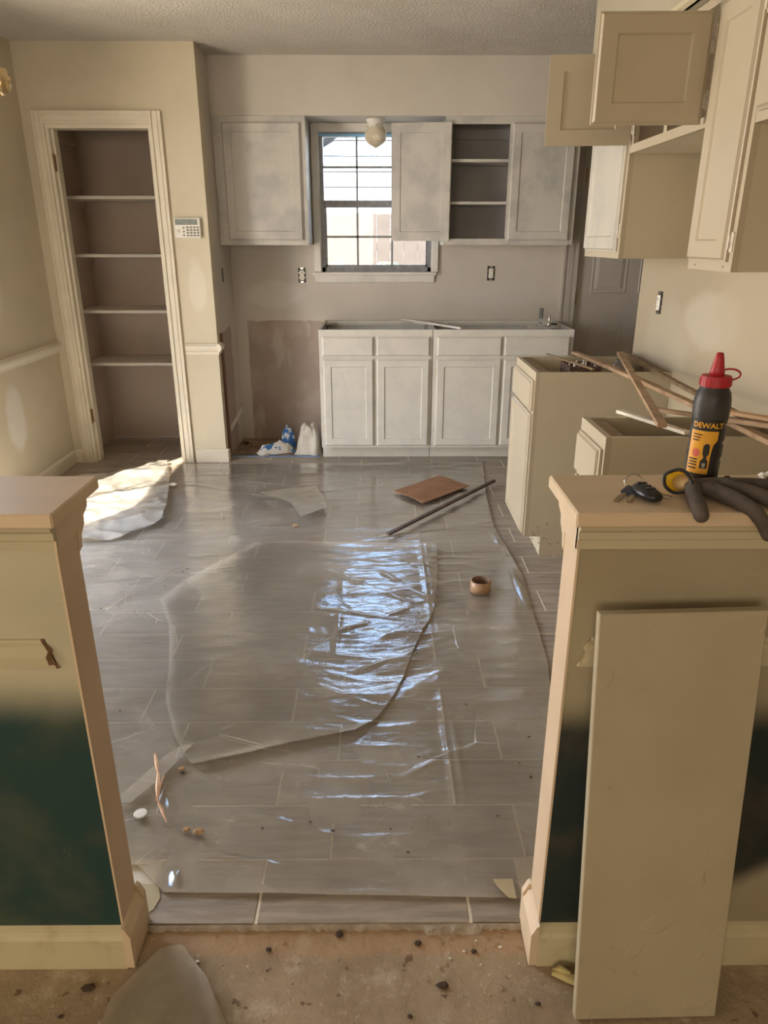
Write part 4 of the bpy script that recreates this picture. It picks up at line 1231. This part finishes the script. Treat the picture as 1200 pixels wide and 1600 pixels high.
# rag pile in the recess
def cloth(c, sx, sy, h, seed, mat, name, label, n=34, group=None, rot=0.0, fold=1.0):
    b = B()
    ca, sa = math.cos(rot), math.sin(rot)
    grid = []
    for i in range(n + 1):
        for j in range(n + 1):
            u, v = i / n * 2 - 1, j / n * 2 - 1
            grid.append((u, v))
    G = np.array(grid)
    x, y = G[:, 0], G[:, 1]
    r = np.sqrt(x ** 2 + y ** 2)
    z = np.clip(1 - r ** 2 * .75, 0, 1) ** .8
    w = ridge(x * 2.3 + seed, y * 1.5, seed) * .55 + ridge(x * 5 + y * 2, y * 3 - x, seed + 1) * .28 * fold + vnoise(x * 9, y * 9, seed + 2) * .1
    edge_ = 1 - np.maximum(np.abs(x), np.abs(y)) ** 5
    Z = h * (z * .62 + z ** .4 * w * .55) * edge_ + .002
    jx = .22 * (vnoise(x * 2.5 + 7, y * 2.5, seed + 4) - .5)
    jy = .22 * (vnoise(x * 2.5, y * 2.5 + 5, seed + 5) - .5)
    P_ = [(c[0] + (ca * (xx + a) * sx - sa * (yy + b2) * sy), c[1] + (sa * (xx + a) * sx + ca * (yy + b2) * sy), c[2] + zz) for xx, yy, zz, a, b2 in zip(x, y, Z, jx, jy)]
    V = [b.bm.verts.new(p) for p in P_]
    m = n + 1
    for i in range(n):
        for j in range(n):
            b.bm.faces.new((V[i * m + j], V[(i + 1) * m + j], V[(i + 1) * m + j + 1], V[i * m + j + 1]))
    return tag(obj(name, b, mat, smooth=True), label, 'rag', group)


cloth((-.495, 4.965, .0), .098, .12, .205, 3, M_rag, 'cloth_rag', 'grey white bundled cloth heaped against the sink cabinet', 40)
cloth((-.735, 4.925, .0), .135, .05, .085, 8, M_rag_blue, 'cloth_rag', 'long white cloth with blue edges trailing across the recess', 36, rot=.38)
cloth((-.665, 5.09, .0), .055, .05, .15, 14, simple('blue_cloth', (0.04, 0.12, 0.28), (0.50, 0.50, 0.48), 16, 0.9, lo=.52, hi=.58), 'cloth_rag', 'blue cloth standing up behind the white ones', 28)
tag(obj('white_chip', pebble(B(), (-.80, 4.865, -.003), .034, 71, .3), simple('beige_chunk', (0.50, 0.43, 0.33))), 'round beige plaster chunk at the edge of the recess', 'debris')
for i in range(22):
    x, y = random.uniform(-1.0, -.66), random.uniform(4.87, 5.28)
    tag(obj('rubble_bit', pebble(B(), (x, y, -.004), random.uniform(.005, .018), 300 + i, .5), (M_speck, M_chip, M_raw)[i % 3]), 'brown rubble bit on the bare recess floor', 'debris', 'rubble on the recess floor')

# ------------------------------------------------------------------ outlets, keypad, light
def outlet(origin, u, n, label):
    F = Face(origin, u, n)
    t = thing('outlet', origin, label, 'outlet')
    b = B()
    F.box(b, -.026, .026, .0005, .003, -.049, .049)
    obj('box_opening', b, M_black, t)
    b = B()
    F.box(b, -.016, .016, .003, .010, -.034, .034, .003)
    rc = obj('receptacle', b, M_white_plastic, t)
    b = B()
    for z in (.017, -.017):
        for a in (-.007, .005):
            F.box(b, a, a + .002, .010, .0105, z - .004, z + .004)
        F.box(b, -.001, .002, .010, .0105, z - .010, z - .007)
    obj('slots', b, M_black, rc)
    b = B()
    for z in (-.051, .040):
        F.box(b, -.010, .010, .0035, .005, z, z + .011)
    for a in (-.021, .017):
        for z in (-.02, .012):
            F.box(b, a, a + .004, .003, .008, z, z + .008)
    obj('mounting_strap', b, M_silver, t)


outlet((-.544, YB, 1.184), (1, 0, 0), (0, -1, 0), 'uncovered wall outlet left of the window')
outlet((.792, YB, 1.196), (1, 0, 0), (0, -1, 0), 'uncovered wall outlet right of the window')
outlet((XR, 3.38, 1.149), (0, -1, 0), (-1, 0, 0), 'uncovered wall outlet on the right wall below the cabinet')
tag(obj('outlet_slot', B().box(-1.04, -1.037, 4.985, 5.03, 1.155, 1.245).box(-1.037, -1.034, 5.0, 5.015, 1.165, 1.235), simple('grey_slot', (0.16, 0.15, 0.13))), 'narrow grey switch box opening on the return wall', 'outlet')

kp = thing('alarm_keypad', (-1.16, YP, 1.423), 'white alarm keypad with grey display beside the pantry door', 'keypad')
obj('housing', B().box(-1.240, -1.082, YP - .026, YP - .0002, 1.426, 1.541, .004), M_white_plastic, kp)
obj('display', B().box(-1.233, -1.098, YP - .0275, YP - .0262, 1.502, 1.534), M_screen, kp)
for r_ in range(4):
    for c_ in range(4):
        x = -1.168 + c_ * .0205
        z = 1.483 - r_ * .0155
        obj('button', B().box(x, x + .0155, YP - .0285, YP - .0262, z, z + .010, .001), M_button, kp)
for r_ in range(3):
    z = 1.480 - r_ * .021
    obj('button', B().box(-1.190, -1.178, YP - .0285, YP - .0262, z, z + .010, .001), M_button, kp)
obj('speaker_mark', B().lathe([(.010, 0), (.010, .0015)], (-1.215, YP - .0262, 1.468), 12, Matrix.Rotation(R(90), 3, 'X')), simple('beige_mark', (0.55, 0.50, 0.40)), kp)

cl = thing('ceiling_light', (-.02, 5.15, 1.965), 'small glass pineapple light under the soffit before the window', 'light fixture')
obj('canopy', B().lathe([(.062, 2.136), (.060, 2.128), (.050, 2.112), (.047, 2.092), (.052, 2.088)], (-.02, 5.15, 0), 28), M_trim_white, cl, True)
seg = 32
rings = []
for i in range(19):
    t_ = i / 18
    z = 2.092 - t_ * .122
    if t_ < .25:
        r_ = .050 + .021 * (t_ / .25)
    elif t_ < .55:
        r_ = .071 - .004 * ((t_ - .25) / .3)
    else:
        r_ = .067 * (1 - ((t_ - .55) / .45) ** 1.8) + .003
    ring = []
    for k_ in range(seg):
        a = k_ * 2 * math.pi / seg
        cut = .0045 * ((k_ + i) % 2) if t_ < .62 else 0
        ring.append((-.02 + (r_ - cut) * math.cos(a), 5.15 + (r_ - cut) * math.sin(a), z))
    rings.append(ring)
obj('globe', B().loop_faces(rings), M_globe, cl)
for a in (0.6, 2.7, 4.8):
    obj('thumb_screw', B().tube([(-.02 + .045 * math.cos(a), 5.15 + .045 * math.sin(a), 2.098), (-.02 + .062 * math.cos(a), 5.15 + .062 * math.sin(a), 2.098)], .004, 8), M_brass, cl, True)

# chandelier, only one arm reaches the frame
ch = thing('chandelier', (-1.165, 2.0, 1.70), 'brass chandelier arm tip at the upper left', 'chandelier')
obj('column', B().lathe([(.006, 2.459), (.006, 1.86), (.02, 1.84), (.028, 1.80), (.014, 1.77), (.024, 1.74), (.006, 1.71)], (-1.165, 2.0, 0), 20), M_brass, ch, True)
obj('canopy', B().lathe([(.055, 2.4595), (.055, 2.45), (.02, 2.43)], (-1.165, 2.0, 0), 20), M_brass, ch, True)
for q in range(5):
    a = q * 2 * math.pi / 5
    dx, dy = math.cos(a), math.sin(a)
    P0 = Vector((-1.165, 2.0, 0))
    pts = [P0 + Vector((dx * r_, dy * r_, z)) for r_, z in ((.02, 1.79), (.09, 1.745), (.16, 1.72), (.22, 1.725), (.25, 1.755))]
    obj('arm', B().tube(pts, .005, 8), M_brass, ch, True)
    c_ = P0 + Vector((dx * .25, dy * .25, 0))
    obj('candle_cup', B().lathe([(.005, 1.745), (.016, 1.755), (.020, 1.765), (.021, 1.785), (.016, 1.787), (.016, 1.80), (.013, 1.802)], c_, 20), M_brass, ch, True)

# ------------------------------------------------------------------ things on the right cap
ZC = 1.0122
bx, by = .572, 1.212
RB = .029
bt = thing('chalk_bottle', (bx, by, ZC), 'black squeeze bottle with red cap and yellow label on the half wall', 'bottle')
prof = [(.001, 0), (.023, 0), (.0268, .003), (.0278, .008), (.0278, .014)]
for zz in (.045, .075, .105):
    prof += [(.0285, zz - .005), (.0268, zz - .002), (.0268, zz + .002), (.0288, zz + .005)]
prof += [(.0298, .120), (.0305, .135), (.0295, .150), (.0270, .161), (.0235, .167), (.0225, .170), (.0225, .172)]
b = B().lathe([(r_, ZC + z) for r_, z in prof], (bx, by, 0), 40)
obj('bottle_body', b, M_bottle, bt, True)
capp = [(.0235, .1705), (.0252, .1715), (.0252, .184), (.0238, .1885), (.012, .190)]
b = B().lathe([(r_, ZC + z) for r_, z in capp], (bx, by, 0), 48)
capo = obj('cap', b, M_red, bt)
for q in range(24):
    a = q * 2 * math.pi / 24
    b = B().box(-.0009, .0009, .0248, .0258, ZC + .173, ZC + .184, M=Matrix.Translation((bx, by, 0)) @ Matrix.Rotation(a, 4, 'Z'))
    obj('grip_rib', b, M_red, capo)
obj('nozzle', B().lathe([(.0125, ZC + .190), (.0115, ZC + .197), (.0075, ZC + .218), (.0055, ZC + .226), (.004, ZC + .227)], (bx, by, 0), 20), M_red, bt, True)
obj('cap_strap', B().tube([(bx + .008, by, ZC + .1975), (bx + .018, by - .003, ZC + .2000), (bx + .027, by - .005, ZC + .1995), (bx + .034, by - .006, ZC + .1965), (bx + .0375, by - .006, ZC + .1920), (bx + .036, by - .006, ZC + .1870), (bx + .031, by - .005, ZC + .1835), (bx + .023, by - .003, ZC + .1815)], .0017, 8), M_red, bt, True)


def cyl_pt(s_, z, r_):
    """s: arc length from the label centre, z above the cap surface"""
    a = R(-112) + s_ / RB
    return (bx + r_ * math.cos(a), by + r_ * math.sin(a), ZC + z)


def wrap_patch(outline, r_, ns=14):
    """outline: rows (z, s0, s1)"""
    b = B()
    ring = []
    for z, s0, s1 in outline:
        ring.append([cyl_pt(s0 + (s1 - s0) * i / ns, z, r_) for i in range(ns + 1)] + [cyl_pt(s1 + (s0 - s1) * i / ns, z, r_ - .0006) for i in range(ns + 1)])
    b.loop_faces(ring)
    return b


obj('label_band', wrap_patch([(.018, -.030, .022), (.124, -.030, .022)], .0296), M_ink, bt)
yl = obj('label', wrap_patch([(.022, -.029, .008), (.060, -.029, .009), (.074, -.029, .011), (.082, -.029, .017), (.098, -.029, .017)], .0299), M_yel, bt)


def wrap_text(txt, size, s0, z0, r_, mat, parent, bold=0.0):
    cu = bpy.data.curves.new('lettering', 'FONT')
    cu.body = txt
    cu.size = size
    cu.offset = bold
    cu.resolution_u = 2
    to = bpy.data.objects.new('lettering', cu)
    COL.objects.link(to)
    me = bpy.data.meshes.new_from_object(to.evaluated_get(bpy.context.evaluated_depsgraph_get()))
    bpy.data.objects.remove(to)
    bm2 = bmesh.new()
    bm2.from_mesh(me)
    for v in bm2.verts:
        v.co = Vector(cyl_pt(s0 + v.co.x, z0 + v.co.y, r_))
    return obj('lettering', bm2, mat, parent, recalc=False)


wrap_text('DEWALT', .0125, -.027, .1035, .0302, M_yel, bt, .0004)
for q, z in enumerate((.090, .085, .080)):
    obj('print_line', wrap_patch([(z, -.024, -.008 - .002 * q), (z + .002, -.024, -.008 - .002 * q)], .0302, 6), M_ink, yl)
for q, z in enumerate((.046, .041, .036, .030)):
    obj('print_line', wrap_patch([(z, -.026, -.011), (z + .0025, -.026, -.011)], .0302, 6), M_ink, yl)
obj('print_dot', wrap_patch([(.052, -.018, -.012), (.056, -.021, -.009), (.062, -.021, -.009), (.066, -.018, -.012)], .0303, 6), M_redink, yl)
obj('print_figure', wrap_patch([(.032, -.006, .006), (.045, -.006, .006), (.050, -.002, .003), (.054, -.002, .003), (.058, -.004, .006), (.072, -.004, .006), (.076, -.001, .004)], .0303, 6), M_ink, yl)
obj('print_figure', wrap_patch([(.034, -.002, .002), (.042, -.003, .003)], .0305, 4), simple('grey_print', (0.30, 0.28, 0.25)), yl)

# car keys
ks = thing('key_bunch', (.44, 1.135, ZC), 'bunch of car keys with a black remote on the half wall', 'keys')
ring_c = Vector((.437, 1.165, ZC + .008))
obj('key_ring', B().tube([ring_c + Vector((.016 * math.cos(a), .005 * math.sin(a), .0125 * math.sin(a) + .006)) for a in np.linspace(0, 2 * math.pi, 25)], .0011, 6, False), M_silver, ks, True)
fb = B()
rows = []
for s_, hw_, hh in ((0, .008, .004), (.003, .013, .008), (.012, .0165, .010), (.028, .018, .0105), (.042, .0165, .010), (.050, .012, .007), (.053, .005, .004)):
    cpt = Vector((.440, 1.152, ZC + .0110)).lerp(Vector((.449, 1.088, ZC + .0108)), s_ / .053)
    rows.append([cpt + Vector((hw_ * math.cos(a), 0, hh * math.sin(a))) for a in np.linspace(0, 2 * math.pi, 17)[:-1]])
fob = obj('remote', fb.loop_faces(rows), M_black, ks, True)
for q in range(3):
    c0 = Vector((.4420 + q * .002, 1.140 - q * .0145, ZC + .0212))
    obj('button', B().box(c0.x - .008, c0.x + .008, c0.y - .004, c0.y + .004, c0.z - .001, c0.z + .0012, .001), M_dark, fob)
for q, (hd, tip) in enumerate([((.418, 1.140), (.388, 1.103)), ((.425, 1.128), (.408, 1.100)), ((.462, 1.132), (.487, 1.120))]):
    h0, t0_ = Vector((*hd, ZC + .006)), Vector((*tip, ZC + .002))
    r0 = Vector((.434, 1.158, ZC + .008))
    kh = obj('key_head', B().beam(r0 + (h0 - r0) * .1, h0 + (t0_ - h0) * .12, .016, .005), M_keyblue, ks)
    obj('key_blade', B().beam(h0, t0_, .007, .0018).beam(h0.lerp(t0_, .5), t0_ + (h0 - t0_) * .1, .009, .0010), M_key, kh)

# glove: charcoal knit with a yellow cuff
gv = thing('work_glove', (.55, 1.12, ZC), 'taupe work glove with yellow cuff draped over the half wall edge', 'glove')


def capsule_chain(b, pts, rs_, squash=1.0):
    pts = [Vector(p) for p in pts]
    fp, fr = [], []
    d0 = (pts[0] - pts[1]).normalized()
    d1 = (pts[-1] - pts[-2]).normalized()
    for q in (.99, .75, .4):
        fp.append(pts[0] + d0 * rs_[0] * q)
        fr.append(rs_[0] * math.sqrt(1 - q * q))
    for p, r_ in zip(pts, rs_):
        fp.append(p)
        fr.append(r_)
    for q in (.4, .75, .99):
        fp.append(pts[-1] + d1 * rs_[-1] * q)
        fr.append(rs_[-1] * math.sqrt(1 - q * q))
    b.tube(fp, fr, 14)


gb = B()
Z0 = ZC + .012
capsule_chain(gb, [(.524, 1.128, Z0 + .004), (.510, 1.090, Z0 + .001), (.503, 1.055, Z0 - .001), (.502, 1.038, ZC + .001)], [.0140, .0135, .0130, .0120])
capsule_chain(gb, [(.548, 1.120, Z0 + .006), (.570, 1.080, Z0 + .002), (.583, 1.040, Z0 - .002), (.590, 1.016, ZC - .004), (.593, 1.004, ZC - .018)], [.014, .0135, .0125, .0118, .0105])
capsule_chain(gb, [(.580, 1.125, Z0 + .008), (.612, 1.098, Z0 + .004), (.632, 1.070, Z0), (.642, 1.045, ZC + .004)], [.014, .0130, .012, .010])
capsule_chain(gb, [(.525, 1.145, Z0 + .002), (.570, 1.135, Z0 + .004), (.62, 1.135, Z0 + .004), (.68, 1.145, Z0)], [.013, .016, .015, .013])
go = obj('glove_body', gb, M_glove, gv, True)
rm = go.modifiers.new('remesh', 'REMESH')
rm.mode = 'VOXEL'
rm.voxel_size = .0022
rm.use_smooth_shade = True
sm = go.modifiers.new('smooth', 'SMOOTH')
sm.iterations = 6
# cuff: yellow ribbed tube turned to the camera
cdir = Vector((-.62, -.50, .30)).normalized()
c0 = Vector((.512, 1.146, Z0 + .007))
def cuff_ring(s_, rx, rz, jit=0.0):
    ax = cdir.cross(Vector((0, 0, 1))).normalized()
    uz = ax.cross(cdir).normalized()
    c_ = c0 + cdir * s_
    return [c_ + ax * rx * math.cos(a) * (1 + jit * math.sin(5 * a)) + uz * rz * math.sin(a) * (1 + jit * math.cos(4 * a)) for a in np.linspace(0, 2 * math.pi, 25)[:-1]]


obj('cuff', B().loop_faces([cuff_ring(-.022, .013, .012), cuff_ring(-.012, .019, .017, .08), cuff_ring(.0, .021, .017, .07), cuff_ring(.008, .0195, .0165, .05), cuff_ring(.018, .0245, .0195, .04), cuff_ring(.018, .0225, .0180, .04), cuff_ring(.002, .0165, .013)], True, False), M_yel2, gv, True)
obj('cuff_trim', B().tube(cuff_ring(.0185, .0240, .0190, .04) + [cuff_ring(.0185, .0240, .0190, .04)[0]], .0030, 8, False), M_black, gv, True)
obj('cuff_lining', B().loop_faces([cuff_ring(.002, .0163, .0128), cuff_ring(-.006, .010, .008)], True, True), M_glove_in, gv, True)
obj('wrist_band', B().tube([(.66, 1.150, Z0 + .012), (.67, 1.128, Z0 + .014), (.672, 1.110, Z0 + .006)], .006, 8), M_black, gv, True)

tag(obj('dirt_clod', pebble(B(), (.622, 1.215, ZC), .006, 401, .8), M_speck), 'small dark clod on the cap behind the glove', 'debris')
tag(obj('plaster_lump', pebble(pebble(B(), (.705, 1.205, ZC), .018, 402, .7), (.69, 1.215, ZC), .011, 403, .7), M_chipw), 'white plaster lump at the far end of the cap', 'debris')

# ------------------------------------------------------------------ outside
g = obj('ground', B().box(-14, 14, 5.9, 26, -.35, -.15), M_ground, origin=(0, 0, 0))
tag(g, 'dry ground outside the window', 'ground', kind='structure')
g = obj('ground', B().box(-14, -3.3, -8, 5.9, -.35, -.15), simple('patio_concrete', (0.48, 0.43, 0.36)), origin=(0, 0, 0))
tag(g, 'pale patio outside the dining room', 'ground', kind='structure')
fc = thing('board_fence', (0, 8.5, -.15), 'tan wooden board fence seen through the window', 'fence')
for i in range(26):
    x = -2.0 + i * .152
    h = 1.69 + .006 * math.sin(i * 2.3)
    obj('board', B().box(x, x + .1505, 8.5 + .004 * (i % 2), 8.52 + .004 * (i % 2), -.149, h), M_fence, fc)
obj('rail', B().box(-2, 1.95, 8.524, 8.56, .3, .39), M_fence, fc)
obj('rail', B().box(-2, 1.95, 8.524, 8.56, 1.3, 1.39), M_fence, fc)
hs = thing('neighbor_house', (1.8, 12, -.15), 'white lap sided gable end of the house next door', 'house')
# gable outline: rake rises from the left, 31 degrees, to the ridge at x = 1.8
z = -.149
n_b = 0
while z < 4.15:
    z2 = z + .212
    def xl(zz):
        return max(-3.2, 1.8 - (4.3 - zz) / .60) if zz > 1.3 else -3.2
    a0, a1 = xl(z), xl(z2)
    b0, b1 = 3.6 - a0, 3.6 - a1
    if a1 < 1.7:
        zb = z2 - .014
        b = B().loop_faces([[(a0, 11.975, z), (b0, 11.975, z), (b1, 11.998, zb), (a1, 11.998, zb)], [(a0, 12.05, z), (b0, 12.05, z), (b1, 12.05, zb), (a1, 12.05, zb)]])
        obj('siding_board', b, M_siding, hs)
    z = z2
b = B()
for s_ in (-1, 1):
    p = [(1.8, 11.75, 4.42), (1.8 + s_ * 5.2, 11.75, 4.42 - 5.2 * .60)]
    b.loop_faces([[(x, 11.75, zz), (x, 11.75, zz + .10), (x, 17, zz + .10), (x, 17, zz)] for x, y, zz in p])
obj('roof', b, M_roof, hs)
obj('shadow_backing', B().loop_faces([[(-3.1, 12.051, -.149), (6.7, 12.051, -.149), (6.7, 12.051, 1.25), (1.8, 12.051, 4.2), (-3.1, 12.051, 1.25)], [(-3.1, 12.2, -.149), (6.7, 12.2, -.149), (6.7, 12.2, 1.25), (1.8, 12.2, 4.2), (-3.1, 12.2, 1.25)]]), simple('shadow_line_black', (0.05, 0.05, 0.05)), hs)  # dark backing in the siding gaps, painted as the shadow lines under the laps
h2 = thing('neighbor_roof', (-4.5, 16, -.15), 'grey shingled roof of a farther house at the upper left pane', 'house')
obj('roof', B().loop_faces([[(-9, 14.0, 2.3), (-9, 18, 5.4), (-9, 18, 5.2), (-9, 14.0, 2.1)], [(.5, 14.0, 2.3), (.5, 18, 5.4), (.5, 18, 5.2), (.5, 14.0, 2.1)]]), M_roof, h2)
obj('wall', B().box(-8.6, .1, 14.4, 17.8, -.149, 2.35), M_siding, h2)
# shrub row under the window view
sh = B()
rr = random.Random(4)
for i in range(26):
    x = -.55 + i * .055
    z = 1.13 + .05 * math.sin(i * .7) + rr.uniform(-.02, .03)
    pebble(sh, (x, 6.9 + rr.uniform(-.05, .05), z - .10), .075, 500 + i, 1.0)
sh.box(-.5, .85, 6.86, 6.94, -.149, 1.06)
tag(obj('shrub', sh, M_bush), 'low dusty shrub outside the lower window panes', 'shrub')
